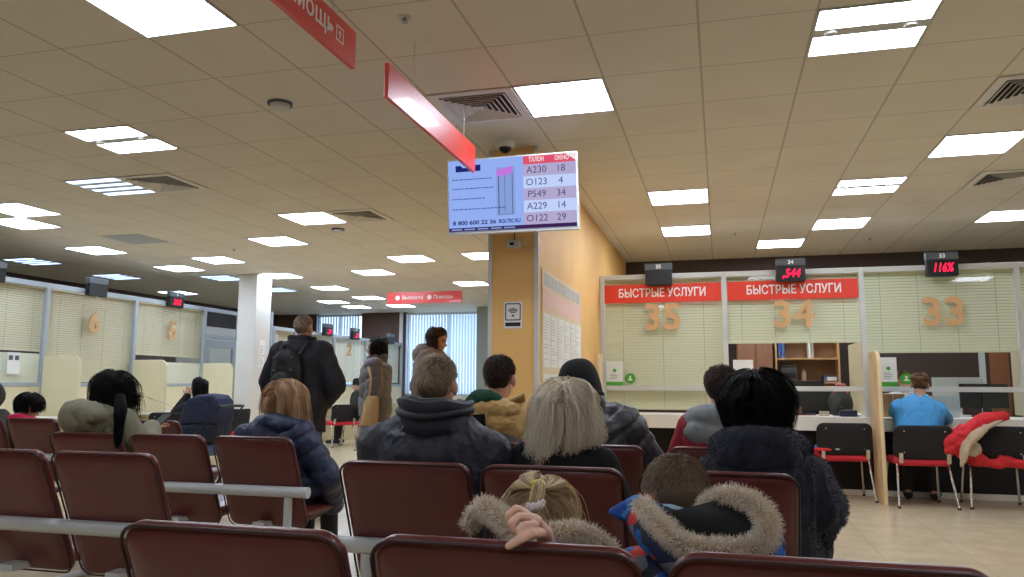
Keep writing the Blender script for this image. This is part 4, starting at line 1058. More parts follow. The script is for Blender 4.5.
def coat(t, J, m, g=.03, disp=None, lo=-.10, voxel=.011, extra=None, name='jacket', belly=.0, gy=None, smooth=5, wide=1.0, label=None, ga=None):
    mb = MB(); torso(mb, J, g, gy, lo, .50, wide, belly=belly); arms(mb, J, (g if ga is None else ga) * .9)
    if extra: extra(mb)
    return blob(mb, name, m, t, voxel, smooth, disp or folds(.007, 8, seed=J['hip'].x * 3), label=label)
def segsof(J):
    s = J['s']; up = J['T'] @ Z3; out = [(J['hip'] - up * .35 * s, J['neck'], 0)]
    for k in 'LR': L = (J['el' + k] - J['sh' + k]).length; out += [(J['sh' + k], J['el' + k], .07), (J['el' + k], J['wr' + k], .07 + L)]
    return out
def collar(t, J, m, r=.085, h=.075, th=.016, flare=.012, open_=.5, drop=.0, name='collar', yo=-.005, amp=.004, ry=None, m2=None, up=0.0):
    """stand-up collar, open at the front"""
    s = J['s']; mb = MB(); n = 40; rings = []; ry = ry or r
    for k in range(n + 1):
        a = -PI / 2 - PI + open_ / 2 + (2 * PI - open_) * k / n + PI      # starts and ends at the throat
        a = PI / 2 + open_ / 2 + (2 * PI - open_) * k / n
        back = (1 - math.sin(a)) / 2
        c = J['neck'] + J['T'] @ V((0, yo, -.05 + up)) * s
        def pt(rad, z): return c + J['x'] * (math.cos(a) * (r + rad)) + J['f'] * (math.sin(a) * (ry + rad) + yo) + (J['T'] @ Z3) * (z + amp * math.sin(a * 5))
        hh = h * (.75 + .25 * back)
        rings.append([pt(.05, -.05), pt(.024, -.01), pt(th + flare * .5, hh * .5), pt(th + flare, hh), pt(th * .5 + flare, hh + th * .45), pt(flare, hh), pt(0, hh * .5), pt(-.004, -.03)])
    mb.loft(rings); return mb.build(name, m, t, smooth=180)
# ---- hair
class HeadMap:
    def __init__(s, J): s.c = J['head']; s.R = J['RH']; s.h = J['hs']
    def w(s, p): return s.c + s.R @ V(p) * s.h
    def l(s, p): return (s.R.transposed() @ (p - s.c)) / s.h
def strand_mesh(name, paths, tones, r0, m, parent, n=3, tip=.35):
    vs, fs, tn = [], [], []
    for P, t in zip(paths, tones):
        N = len(P); u = None; base = len(vs)
        for k in range(N):
            d = P[min(k + 1, N - 1)] - P[max(k - 1, 0)]
            if d.length < 1e-6: d = V((0, 0, -1))
            d.normalize()
            if u is None: u, w = frame(d)
            else:
                u = u - d * u.dot(d)
                if u.length < 1e-4: u, w = frame(d)
                u.normalize(); w = d.cross(u)
            r = r0 * (1 - (1 - tip) * (k / (N - 1)) ** 2)
            for j in range(n):
                a = 2 * PI * j / n; vs.append(P[k] + u * (r * math.cos(a)) + w * (r * math.sin(a))); tn.append(t)
        for k in range(N - 1):
            for j in range(n): fs.append((base + k * n + j, base + k * n + (j + 1) % n, base + (k + 1) * n + (j + 1) % n, base + (k + 1) * n + j))
    me = bpy.data.meshes.new(name); me.from_pydata(vs, [], fs)
    at_ = me.attributes.new('tone', 'FLOAT', 'POINT'); at_.data.foreach_set('value', tn)
    return link(name, me, m, parent, None, 180)
def hairline(q, short=True):
    """q in head space; True where hair grows"""
    x, y, z = q
    if abs(x) > .055 and -.034 < y < .03 and z < .024: return False
    if y > .045: return z > .070 - (y - .045) * .1 + abs(x) * .05
    if y > -.005: return z > .030 + (y + .005) * .75
    if abs(x) > .055 and -.034 < y < .03 and z < .024: return False
    if y > -.04: return z > .0 + (y + .04) * .85 - .002
    return z > -.062 + abs(x) * .25
def scalp(J, ok=hairline, off=.003, k=1.0):
    H_ = HeadMap(J); mb = MB(); nu, nv = 44, 26; R = [r + off for r in SK_R]; g = {}
    def p(i, j):
        t = PI * j / nv; a = 2 * PI * i / nu; return SK_C + V((R[0] * math.sin(t) * math.cos(a), R[1] * math.sin(t) * math.sin(a), R[2] * math.cos(t) - (.012 if t > 1.7 else 0)))
    for j in range(nv):
        for i in range(nu):
            q = [p(i, j), p(i + 1, j), p(i + 1, j + 1), p(i, j + 1)]
            if all(ok(v) for v in q): mb.face([g.setdefault((round(v.x, 5), round(v.y, 5), round(v.z, 5)), None) if False else mb.pt(H_.w(v)) for v in q])
    return mb
def rdir():
    while True:
        v = V((rnd.uniform(-1, 1), rnd.uniform(-1, 1), rnd.uniform(-1, 1)))
        if .05 < v.length < 1: return v.normalized()
def short_hair(t, J, mt, n=3500, L=.018, r=.0011, ok=hairline, lift=.5, toplen=1.0, whorl=(.01, -.055), tone=(0, 1), crown=None, cap=None):
    H_ = HeadMap(J); P, T = [], []
    while len(P) < n:
        d = rdir(); q = SK_C + V((d.x * SK_R.x, d.y * SK_R.y, d.z * SK_R.z))
        if q.z < -.0 and q.y < -.03: q.y += .006 * min(1, -q.z / .06)
        if not ok(q): continue
        nrm = V((d.x / SK_R.x, d.y / SK_R.y, d.z / SK_R.z)).normalized()
        fl = V((q.x - whorl[0], q.y - whorl[1], -.06)); fl = fl - nrm * fl.dot(nrm)
        if fl.length < 1e-4: continue
        fl.normalize(); topk = max(0, min(1, (q.z - .02) / .07)); l = L * (1 + (toplen - 1) * topk) * rnd.uniform(.7, 1.15)
        dv = (nrm * lift + fl * (1 - lift * .5) + rdir() * .18).normalized()
        pts = [q - nrm * .002, q + dv * l * .5 , q + dv * l * .9 + fl * l * .18]
        P.append([H_.w(p) for p in pts]); v = rnd.uniform(*tone)
        if crown: v = max(0, min(1, v + crown(q)))
        T.append(v)
    o = strand_mesh('hair', P, T, r * J['hs'], mt, t)
    mb = scalp(J, ok, .0022); me = mb.mesh('hair_root'); link('hair_base', me, cap or mt, o, None, 180)
    return o
def long_hair(t, J, mt, n=2200, L=.3, r=.0014, ok=None, colliders=(), part=0.0, off=(.004, .03), wave=.004, wfreq=40, tone=(0, 1), step=.018, gather=None, fwd=0, spread=.0, name='hair', lvar=.12, evenz=None, lock=14, crown=(0, -.055, .105), parted=.35, fly=.03, flare=0):
    """strands in locks, combed from the crown over the skull, then hanging; gather = (point, pull) draws them into a tail; evenz = world height (or a function of x) at which the cut ends"""
    H_ = HeadMap(J); P, T = [], []
    okk = ok or (lambda q: q.z > -.02 + max(0, q.y + .02) * .9)
    cr = V(crown); left = 0
    while len(P) < n:
        if left <= 0:
            d0 = rdir(); q0 = SK_C + V((d0.x * SK_R.x, d0.y * SK_R.y, d0.z * SK_R.z))
            if not okk(q0): continue
            left = lock; sd0 = 1 if q0.x > 0 else -1; lay0 = rnd.uniform(*off); L0 = L * rnd.uniform(1 - lvar, 1 + lvar * .4); ph0 = rnd.uniform(0, 6.28); wf0 = wfreq * rnd.uniform(.7, 1.3); t0 = rnd.uniform(*tone); wa0 = wave * rnd.uniform(.5, 1.5); cut0 = rnd.uniform(-.02, .012)
        left -= 1
        d = (d0 + rdir() * .13).normalized(); q = SK_C + V((d.x * SK_R.x, d.y * SK_R.y, d.z * SK_R.z))
        loose = rnd.random() < fly
        lay = lay0 + rnd.uniform(-.002, .002) + (rnd.uniform(.0, .012) if loose else 0); ll = L0 * rnd.uniform(.92, 1.04); ph = ph0 + rnd.uniform(-.35, .35); wa = wa0 * (2 if loose else 1); vj = rdir() * (0 if gather else .07 if loose else .03)
        Rr_ = V((SK_R.x + lay, SK_R.y + lay, SK_R.z + lay * .7))
        p = H_.w(q); pts = [p.copy()]; run = 0; v = None
        while run < ll:
            lq = H_.l(p) - SK_C; nr = V((lq.x / Rr_.x ** 2, lq.y / Rr_.y ** 2, lq.z / Rr_.z ** 2)).normalized(); nw = J['RH'] @ nr
            e = math.sqrt((lq.x / Rr_.x) ** 2 + (lq.y / Rr_.y) ** 2 + (lq.z / Rr_.z) ** 2)
            g = V((0, 0, -1))
            if lq.z > 0.0:
                away = (lq + SK_C - cr); away.z = 0
                if away.length < .004: away = V((rnd.uniform(-1, 1), -1, 0))
                sd_ = 1 if lq.x > part else -1
                g = J['RH'] @ (away.normalized() * (1 - parted) + V((sd_ * .8, -.3 + fwd, -.3)) * parted)
            if lq.z > 0 and q.y > .005 and lq.y > -.03 and not gather: g = J['RH'] @ V((sd0 * .9, -.6, -.2))
            if gather:
                gp = gather[0] - p
                if gp.length > .012: g = g.normalized() * (1 - gather[1]) + gp.normalized() * gather[1]
            if lq.z > 0: g = g - nw * g.dot(nw)
            elif e < 1.15 and g.dot(nw) < 0: g = g - nw * g.dot(nw)
            elif flare: g = g + V((nw.x, nw.y, 0)) * flare
            g = g + vj
            if g.length < 1e-3: g = V((0, 0, -1))
            g.normalize(); v = g if v is None else (v * .3 + g * .7).normalized()
            p = p + v * step; run += step
            lq = H_.l(p) - SK_C; e = math.sqrt((lq.x / Rr_.x) ** 2 + (lq.y / Rr_.y) ** 2 + (lq.z / Rr_.z) ** 2)
            if e < 1: p = H_.w(SK_C + lq / max(e, .2))
            fq = H_.l(p)
            if fq.y > .02 and fq.z < .05 and abs(fq.x) < .074 and fq.z > -.13: fq.x = math.copysign(.074, fq.x if abs(fq.x) > .004 else sd0); p = H_.w(fq)
            for cc, cr_ in colliders:
                dq = p - cc; ee = math.sqrt((dq.x / cr_[0]) ** 2 + (dq.y / cr_[1]) ** 2 + (dq.z / cr_[2]) ** 2)
                if ee < 1: p = cc + dq / max(ee, .2) * 1.01
            if gather and run > .06 and (p - gather[0]).length < .014: pts.append(p.copy()); break
            if evenz is not None and p.z < (evenz(p.x) if callable(evenz) else evenz) + cut0 + rnd.uniform(-.004, .004): pts.append(p.copy()); break
            w_ = wa * min(1, run / .1) * math.sin(ph + run * wf0); w2 = wa * min(1, run / .1) * math.cos(ph * 1.7 + run * wf0 * .8)
            pts.append(p + (J['RH'] @ X3) * w_ + (J['RH'] @ Y3) * (w2 * .6))
        if len(pts) > 2: P.append(pts); T.append(max(0, min(1, t0 + rnd.uniform(-.15, .15))))
    o = strand_mesh(name, P, T, r * J['hs'], mt, t)
    me = scalp(J, okk, .003).mesh('hair_root'); link('hair_base', me, mt, o, None, 180)
    return o
def tail(t, parent, pts, r, mt, n=350, rs=.0014, tone=(0, 1), wave=.006, name='ponytail'):
    """bundle of strands along a curve whose radius is given per point"""
    Q = [V(p) for p in pts]; P, T = [], []
    for _ in range(n):
        a = rnd.uniform(0, 6.28); k = math.sqrt(rnd.random()); ph = rnd.uniform(0, 6.28); path = []
        for i, p in enumerate(Q):
            d = (Q[min(i + 1, len(Q) - 1)] - Q[max(i - 1, 0)]).normalized(); u, w = frame(d, Y3)
            rr = r[i] * k; path.append(p + u * (rr * math.cos(a)) + w * (rr * math.sin(a)) + u * wave * math.sin(ph + i * .9) * (i / len(Q)))
        P.append(path[:max(3, int(len(path) * rnd.uniform(.8, 1.01)))]); T.append(rnd.uniform(*tone))
    return strand_mesh(name, P, T, rs, mt, parent)
def smooth_path(pts, m=6):
    P = [V(p) for p in pts]; out = []
    for i in range(len(P) - 1):
        a, b, c, d = P[max(i - 1, 0)], P[i], P[i + 1], P[min(i + 2, len(P) - 1)]
        for k in range(m):
            t = k / m; out.append(.5 * ((2 * b) + (c - a) * t + (2 * a - 5 * b + 4 * c - d) * t * t + (3 * b - a - 3 * c + d) * t ** 3))
    return out + [P[-1]]
def fur(t, pts, rad, L, n, mt, mbase, r0=.0011, name='fur_trim', flow=(0, 0, -.35), closed=False, tone=(0, 1), rads=None):
    Q = smooth_path(pts, 8); R = rads and [v.x for v in smooth_path([(a, 0, 0) for a in rads], 8)] or [rad] * len(Q)
    o = MB().tube(Q, [x * .8 for x in R], 10, closed, round_ends=not closed).build(name, mbase, t, smooth=180)
    P, T = [], []; fl = V(flow)
    for _ in range(n):
        f = rnd.uniform(0, len(Q) - 1.001); i = int(f); f -= i; c = Q[i].lerp(Q[i + 1], f); d = (Q[i + 1] - Q[i]).normalized(); u, w = frame(d, Y3)
        a = rnd.uniform(0, 6.28); nr = u * math.cos(a) + w * math.sin(a); rr = R[i]
        l = L * rnd.uniform(.6, 1.2); p = c + nr * rr * .7; cl = rdir() * .35
        v1 = (nr + cl * .6 + fl * .4 + d * rnd.uniform(-.3, .3)).normalized(); v2 = (nr * .55 + cl + fl + d * rnd.uniform(-.4, .4)).normalized()
        P.append([p, p + v1 * l * .5, p + v1 * l * .55 + v2 * l * .45]); T.append(rnd.uniform(*tone))
    strand_mesh('fur', P, T, r0, mt, o)
    return o
def hood_down(J, mb, w=.12, back=.13, drop=.10, thick=.055, bag=(.15, .07, .12), up=.0, sidex=0):
    """a hood lying on the shoulders: thick roll round the neck and the bag hanging behind"""
    s = J['s']; N0 = J['neck'] + (J['T'] @ V((0, 0, up))) * s; x, f, z = J['x'], J['f'], J['T'] @ Z3
    pts, rr = [], []
    for k in range(-6, 7):
        a = k / 6 * 2.3; b = (1 + math.cos(a)) / 2
        pts.append(N0 + x * (math.sin(a) * w * s) - f * (math.cos(a) * back * s * .75) - z * ((1 - b) * .07 * s) + z * b * .0); rr.append((thick * (.45 + .55 * b)) * s)
    mb.tube(smooth_path(pts, 3), [v.x for v in smooth_path([(r, 0, 0) for r in rr], 3)], 12, round_ends=True)
    mb.ell(N0 - f * (back * .85 * s) - z * (drop * s) + x * sidex, [b * s for b in bag], M4((x, f, z)).transposed())

def fuzz(o, n, L, m, r=.0008, want=None, flow=(0, 0, -.5), tone=(0, 1), jit=.45, name='pile'):
    """short fibres over a finished garment"""
    import bisect
    me = o.data; acc, tot = [], 0; w0 = wloc(o); P, T = [], []; fl = V(flow)
    ps = [p for p in me.polygons if want is None or want(p.center + w0, p.normal)]
    for p in ps: tot += p.area; acc.append(tot)
    for _ in range(n):
        p = ps[min(len(ps) - 1, bisect.bisect(acc, rnd.random() * tot))]; vs = [me.vertices[i].co for i in p.vertices]
        a, b = sorted((rnd.random(), rnd.random())); q = vs[0] * a + vs[1] * (b - a) + vs[2] * (1 - b) + w0
        if len(vs) > 3 and rnd.random() < .5: q = vs[0] * a + vs[2] * (b - a) + vs[3] * (1 - b) + w0
        d = (p.normal + fl * .5 + rdir() * jit).normalized(); d2 = (p.normal * .3 + fl + rdir() * jit).normalized(); l = L * rnd.uniform(.6, 1.2)
        P.append([q - p.normal * .001, q + d * l * .5, q + d * l * .55 + d2 * l * .45]); T.append(rnd.uniform(*tone))
    return strand_mesh(name, P, T, r, m, o)
# ================================================================ the people in the photo
def cloth(name, c=None, rough=.75, var=.08, bump=.25, bscale=220, sheen=0): return mat(name, c, rough, var=var, vscale=7, bump=bump, bscale=bscale, sheen=sheen, bdist=.004)
h_grey = strandmat('hair_greying_brown', (116, 98, 82), (234, 216, 190)); h_blond = strandmat('hair_ash_blonde', (222, 202, 164), (255, 252, 238), .35, .6)
h_black = strandmat('hair_black', (9, 8, 8), (26, 21, 19), .5, .22); h_dbrown = strandmat('hair_dark_brown', (38, 28, 24), (92, 70, 58)); h_lbrown = strandmat('hair_light_brown', (142, 106, 74), (226, 186, 142), .35, .5)
h_child = strandmat('hair_child_blonde', (160, 128, 84), (246, 224, 176), .35, .5); h_boy = strandmat('hair_boy_brown', (88, 70, 54), (158, 132, 106)); h_brown = strandmat('hair_brown', (76, 54, 40), (160, 118, 84))
f_beige = strandmat('fur_beige', (226, 204, 170), (255, 253, 244), .7, .2); m_furb = mat('fur_base', (190, 166, 132), .9, var=.15)
m_trk = cloth('dark_trousers', (34, 34, 40)); m_jean = cloth('blue_jeans', (62, 78, 108)); m_blk = cloth('black_knit', (13, 13, 14), .9)
def tcol(J, k=1.0, w=.21):
    s = J['s']; return [(J['neck'] - J['T'] @ V((0, .0, .13)) * s, (w * s * k, .125 * s * k, .125 * s * k)), (J['shL'], [.085 * s * k] * 3), (J['shR'], [.085 * s * k] * 3)]
# --- man in the dark jacket, greying hair
J = pose('sit', at(437, 385, 3.15), 0, -4, 3.5, shw=.235, shz=.375, hs=1.06)
t = person('man with short greying hair in a dark charcoal jacket seen from behind', J, (214, 158, 132))
m_char = cloth('charcoal_jacket', (46, 51, 64), .55)
sg = segsof(J)
def yoke(mb):
    for k in 'LR':
        mb.cap(J['neck'] + Z3 * .0, .10, J['sh' + k] + (J['sh' + k] - J['neck']) * .08, .095); mb.cap(J['neck'] + Z3 * .0 - Y3 * .03, .09, (J['neck'] + J['sh' + k]) / 2 + Z3 * .0, .105); mb.cap(J['sh' + k], .10, J['hip'] + (J['sh' + k] - J['hip']) * .4, .16)
jk = coat(t, J, m_char, .055, quilt(sg, .20, .013, .008, 3), extra=yoke, ga=.05, voxel=.008)
collar(t, J, m_char, .112, .085, .022, .034, .6, yo=.0, up=.06, amp=.005)
for zz, rr in ((.02, .016),):
    MB().tube([J['neck'] + V((math.cos(a) * (.137 + rr), math.sin(a) * (.135 + rr) , .015 + zz + .012 * math.cos(2 * a))) for a in (PI * (.72 + 1.56 * k / 30) for k in range(31))], .017, 8, round_ends=True).build('collar_fold', m_char, t, smooth=180)
collar(t, J, cloth('grey_lining', (84, 84, 86)), .098, .10, .014, .008, .6, up=.055, name='inner_collar')
def greytop(q): return .35 if q.z > .055 else (-.1 if q.z < 0 else .1)
short_hair(t, J, h_grey, 5000, .017, .0010, crown=lambda q: .25 * noise.noise(q * 40) + (.18 if q.z < -.01 else .1), tone=(.05, .75), toplen=1.4, lift=.38)
trousers(t, J, m_trk)
# --- blonde woman in black
J = pose('sit', at(566, 411, 3.2), -4, -2, 2, (-6, 6, 2), shz=.40)
t = person('woman with an ash-blonde bob in a black top seen from behind', J)
coat(t, J, m_blk, .04, name='black_top', voxel=.008); collar(t, J, m_blk, .075, .05, .014, .006, .5)
zl = at(530, 459, 3.08).z; zr = at(602, 440, 3.12).z; xl = at(530, 459, 3.08).x; xr = at(602, 440, 3.12).x
long_hair(t, J, h_blond, 4200, .40, .0013, colliders=tcol(J, .95, .17), off=(.004, .042), wave=.013, wfreq=30, evenz=lambda x: zl + (zr - zl) * max(0, min(1, (x - xl) / (xr - xl))), part=.02, lvar=.3, lock=16, parted=.25, fly=.015, flare=.18)
trousers(t, J, m_trk)
# --- woman with the black bob in the navy plush coat
J = pose('sit', at(758, 407, 3.16), -4, -3, -1, (-8, 4, 0), shw=.175, shz=.345, arms={'R': (at(822, 505, 3.12), at(808, 545, 3.32), (-.4, 1, 0))})
t = person('woman with a thick black bob in a navy plush coat seen from behind', J)
m_plush = mat('navy_plush', (36, 43, 60), .95, var=.45, vscale=22, bump=.9, bscale=420, sheen=.25, bdist=.008)
def plush(mb):
    for k in 'LR': mb.cap(J['neck'] - Z3 * .03, .085, J['sh' + k] - Z3 * .01, .075)
    mb.cap(J['shR'], .08, J['elR'], .08); mb.cap(J['elR'], .08, J['wrR'], .065)
cp = coat(t, J, m_plush, .055, folds(.013, 9, seed=4), extra=plush, voxel=.008)
f_navy = strandmat('pile_navy', (24, 29, 42), (78, 88, 110), .8, .15)
fuzz(cp, 9000, .013, f_navy, .0009, lambda p, n: n.y < .45 and p.z > .5)
mb = MB(); hood_down(J, mb, .15, .15, .055, .072, (.18, .06, .06), .02)
pc = blob(mb, 'plush_collar', m_plush, t, .011, 5, folds(.007, 14)); fuzz(pc, 4200, .014, f_navy, .0009)
mb = MB(); mb.cap(J['wrR'] + Z3 * .03, .078, J['wrR'] - J['hdR'] * .03, .082); blob(mb, 'cuff', m_plush, t, .011, 3, folds(.006, 16))
long_hair(t, J, h_black, 3600, .34, .0015, colliders=tcol(J, 1.0, .15), off=(.008, .052), wave=.005, wfreq=24, evenz=at(757, 449, 3.05).z, lvar=.3, lock=18, parted=.15, flare=-.28, fly=.01)
trousers(t, J, m_trk)
# --- little girl with the fur hood, hand over the bench back
HW = at(544, 534, 1.555)
J = pose('sit', at(541, 519, 1.86), 0, -1, 0, (0, 10, 0), hs=.83, arms={'L': (at(550, 590, 1.66), HW, (-.8, -.55, -.2))})
t = thing('person', 'small girl with fair hair in two bands, fur-edged hood, one hand over the bench back', 'person', J['base'])
mb = MB(); torso(mb, J); arms(mb, J); s = J['s']
for k, sd in (('L', -1), ('R', 1)):
    mb.ell(J['hp' + k], [.10 * s] * 3); mb.cap(J['hp' + k], .082 * s, J['kn' + k], .056 * s); mb.cap(J['kn' + k], .054 * s, J['an' + k], .036 * s); mb.cap(J['an' + k], .034 * s, J['toe' + k], .03 * s)
hand(mb, J['wrR'], J['hdR'], Z3, .6, .5, -1)
# the gripping hand, finger by finger, given as points it reaches over the bench top
hp_ = lambda x, y, Y: at(x, y, Y)
wr = HW; palm = hp_(532, 522, 1.515)
mb.cap(wr, .019, palm, .019, flat=.9); mb.cap(hp_(541, 533, 1.53), .012, hp_(527, 519, 1.505), .0125); mb.ell(palm, (.022, .019, .017)); mb.cap(hp_(525, 513, 1.51), .009, hp_(534, 525, 1.485), .009)
for rr_, ch in ((.0082, ((526, 513, 1.508), (516, 508.5, 1.497), (508.5, 515, 1.488), (511, 524, 1.488))), (.0084, ((530, 518, 1.49), (519, 516.5, 1.472), (511.5, 523.5, 1.460), (514, 531, 1.462))), (.0078, ((535, 525, 1.475), (524.5, 525, 1.452), (518.5, 531, 1.441), (521, 537, 1.444)))):
    q = [hp_(*c) for c in ch]
    for a, b, k0, k1 in zip(q, q[1:], (1.05, 1.0, .94), (1.0, .94, .86)): mb.cap(a, rr_ * k0, b, rr_ * k1, 12)
q = [hp_(541, 533, 1.49), hp_(531, 534, 1.452), hp_(519, 540, 1.430), hp_(508.5, 546, 1.422)]
for a, b, r0_, r1_ in zip(q, q[1:], (.0098, .0092, .0084), (.0092, .0084, .0072)): mb.cap(a, r0_, b, r1_, 12)
headvol(mb, J)
blob(mb, 'body', [skinmat('girl', (238, 192, 168)), m_eye, m_lip, m_brow], t, .0030, 2, None, .5, facepaint(J))
def floral(name, base, cols, sc=26):
    m = mat(name, base, .7, bump=.2, bscale=200); nt = m.node_tree; N = nt.nodes; L = nt.links; b = N['Principled BSDF']
    tc = N.new('ShaderNodeTexCoord'); v = N.new('ShaderNodeTexVoronoi'); v.inputs['Scale'].default_value = sc; v.inputs['Randomness'].default_value = 1; L.new(tc.outputs['Object'], v.inputs['Vector'])
    r = N.new('ShaderNodeValToRGB'); r.color_ramp.interpolation = 'CONSTANT'; e = r.color_ramp.elements; e[0].color = rgb(cols[0]); e[1].position = 1 / len(cols); e[1].color = rgb(cols[1])
    for k in range(2, len(cols)): x = e.new(k / len(cols)); x.color = rgb(cols[k])
    sp = N.new('ShaderNodeSeparateColor'); L.new(v.outputs['Color'], sp.inputs[0]); L.new(sp.outputs[0], r.inputs['Fac']); L.new(r.outputs['Color'], b.inputs['Base Color']); return m
m_flor = floral('floral_jacket', (190, 212, 222), ((176, 206, 222), (206, 220, 226), (120, 160, 190), (226, 170, 186), (150, 190, 206), (230, 232, 232)), 38)
JL = dict(J); JL['wrL'] = J['elL'].lerp(J['wrL'], .8)
coat(t, JL, m_flor, .03, voxel=.009, name='patterned_jacket', ga=.012); trousers(t, J, m_trk, .012, .011)
fp = [at(468, 527, 1.72), at(482, 508, 1.70), at(497, 515, 1.655), at(516, 531, 1.62), at(545, 535, 1.62), at(572, 531, 1.63), at(592, 537, 1.65), at(612, 552, 1.67)]
fur(t, fp, .018, .020, 6000, f_beige, m_furb, .0006, flow=(0, 0, -.25), rads=[.010, .020, .022, .017, .014, .014, .015, .012], tone=(.0, 1))
mb = MB(); hood_down(J, mb, .15, .15, .09, .055, (.13, .06, .08), .0); blob(mb, 'hood', m_flor, t, .009, 4)
tie = at(539, 485, 1.745)
ok_g = lambda q: q.z > -.045 + max(0, q.y + .02) * 1.0
long_hair(t, J, h_child, 2600, .30, .0010, ok=ok_g, off=(.003, .010), wave=.0015, gather=(tie, .75), name='hair', lvar=.02)
long_hair(t, J, h_child, 900, .17, .0010, ok=lambda q: q.z > .02 and abs(q.x) > .015 and q.y < .03, off=(.010, .020), wave=.004, name='loose_hair', lvar=.4, tone=(.3, 1))
pt = smooth_path([tie, at(539, 487, 1.715), at(537, 496, 1.70), at(535, 505, 1.69), at(538, 514, 1.69), at(545, 522, 1.70)], 5)
tail(t, t, pt, [.008 + .008 * math.sin(PI * min(1, i / 20)) for i in range(len(pt))], h_child, 260, .001, (.2, 1), .001, 'ponytail')
MB().tube([tie + V((.011 * math.cos(a), -.010 + .004 * math.sin(a * 2), .009 * math.sin(a))) for a in (2 * PI * k / 14 for k in range(14))], .0055, 8, True).build('yellow_hair_tie', mat('tie_yellow', (222, 232, 60), .5), t, smooth=180, label='yellow hair tie')
c = at(535, 506, 1.69)
MB().tube([c + V((.015 * math.cos(a), .012 * math.sin(a), .004 * math.cos(a) + .003 * math.sin(a * 7))) for a in (2 * PI * k / 28 for k in range(28))], [.0085 + .0015 * math.sin(k * 2.3) for k in range(28)], 8, True).build('white_hair_tie', mat('tie_white', (236, 224, 226), .8, bump=.4, bscale=300), t, smooth=180, label='white scrunchie')
# --- boy with the fur hood
J = pose('sit', at(676, 505, 1.90), 12, 10, -3, (16, 26, 3), hs=.95)
t = person('boy with cropped brown hair in a patterned jacket with a fur-edged hood', J, (226, 170, 142), voxel=.007)
m_camo = floral('patterned_jacket', (40, 60, 120), ((24, 34, 74), (30, 84, 176), (226, 66, 54), (120, 126, 140), (28, 40, 86), (36, 110, 190), (40, 44, 60), (214, 58, 50)), 30)
coat(t, J, m_camo, .04, voxel=.009)
trousers(t, J, m_trk, .012, .011)
fp = [at(640, 503, 1.74), at(652, 517, 1.69), at(667, 531, 1.655), at(684, 545, 1.63), at(708, 549, 1.625), at(735, 549, 1.635), at(757, 546, 1.65), at(768, 533, 1.67), at(764, 514, 1.70), at(748, 501, 1.725), at(728, 497, 1.745), at(710, 503, 1.76), at(702, 514, 1.765)]
fur(t, fp, .018, .020, 10000, f_beige, m_furb, .0006, flow=(0, 0, -.25), rads=[.010, .016, .018, .018, .016, .014, .016, .019, .021, .020, .018, .014, .009], tone=(.0, 1))
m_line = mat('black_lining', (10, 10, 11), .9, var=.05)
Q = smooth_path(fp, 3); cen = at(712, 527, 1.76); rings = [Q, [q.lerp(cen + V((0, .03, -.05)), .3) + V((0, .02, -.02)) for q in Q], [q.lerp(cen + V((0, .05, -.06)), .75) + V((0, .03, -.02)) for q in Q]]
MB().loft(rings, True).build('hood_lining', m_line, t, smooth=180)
mb = MB()
for a, b in zip(Q[::2], Q[2::2]): mb.cap(a + V((0, .035, -.045)), .038, b + V((0, .035, -.045)), .038)
blob(mb, 'hood', m_camo, t, .009, 4)
mb = MB(); a, b, c_, d_ = at(610, 512, 1.80), at(637, 501, 1.80), at(672, 513, 1.775), at(720, 524, 1.775)
mb.cap(a, .008, b, .016); mb.cap(b, .016, at(655, 511, 1.79), .02); mb.cap(at(655, 511, 1.79), .018, c_, .02); mb.cap(c_, .018, d_, .02); mb.cap(a, .008, at(640, 520, 1.79), .02)
blob(mb, 'raised_collar', floral('collar_print', (30, 60, 120), ((26, 36, 80), (40, 96, 190), (20, 26, 60), (60, 130, 200), (150, 180, 200), (30, 80, 170)), 30), t, .007, 3)
short_hair(t, J, h_boy, 4600, .010, .0009, tone=(.1, .9), crown=lambda q: .2 * noise.noise(q * 30) + (.15 if q.z < 0 else 0), toplen=1.6, lift=.4)
# --- man in the tan jacket
J = pose('sit', at(500, 379, 4.42), 0, -3, 0, (-4, 3, 0), hs=1.12)
t = person('man with cropped dark hair in a tan jacket with a green hood', J)
m_tanj, m_gr = cloth('tan_jacket', (196, 160, 100), .7), cloth('grey_panel', (128, 122, 120), .7)
jk = coat(t, J, m_tanj, .045, folds(.010, 8, seed=8))
jk.data.materials.append(m_gr); jk.data.materials.append(m_blk); w0 = wloc(jk)
for p in jk.data.polygons:
    q = p.center + w0; d = q - J['neck']
    if d.y < .02:
        if d.z < -.11 - .35 * max(0, d.x + .02) and d.z > -.32: p.material_index = 1
mb = MB(); hood_down(J, mb, .12, .13, .085, .06, (.14, .055, .075), -.01); hd = blob(mb, 'tan_hood', m_tanj, t, .011, 4, folds(.014, 13, (1, 1, 1.6), 5))
mb = MB(); mb.tube(smooth_path([J['neck'] + V(v) for v in ((-.16, .03, -.07), (-.15, -.04, .0), (-.10, -.09, .045), (-.02, -.11, .05), (.04, -.10, .04))], 3), [.035, .038, .042, .045, .046, .046, .046, .046, .044, .042, .036, .03, .02], 12, round_ends=True)
blob(mb, 'green_hood', cloth('green_hood', (16, 74, 52), .85), t, .010, 4, folds(.01, 14))
mb = MB(); a = J['neck'] + V((.11, -.03, .02)); mb.cap(a, .022, a + V((.05, -.01, .055)), .012); mb.cap(a + V((-.06, -.08, -.01)), .02, a + V((.05, -.01, .05)), .012); mb.cap(a + V((.05, -.01, .055)), .012, a + V((.035, .03, -.02)), .02)
blob(mb, 'collar_flap', m_tanj, t, .009, 3)
p0 = J['neck'] + V((-.11, -.235, -.045)); MB().prism([(0, 0), (.10, .01), (.10, -.085), (.055, -.09)], p0, X3, V((0, -.35, 1)).normalized(), (0, -.012, 0)).build('black_patch', m_blk, t, bevel=.004)
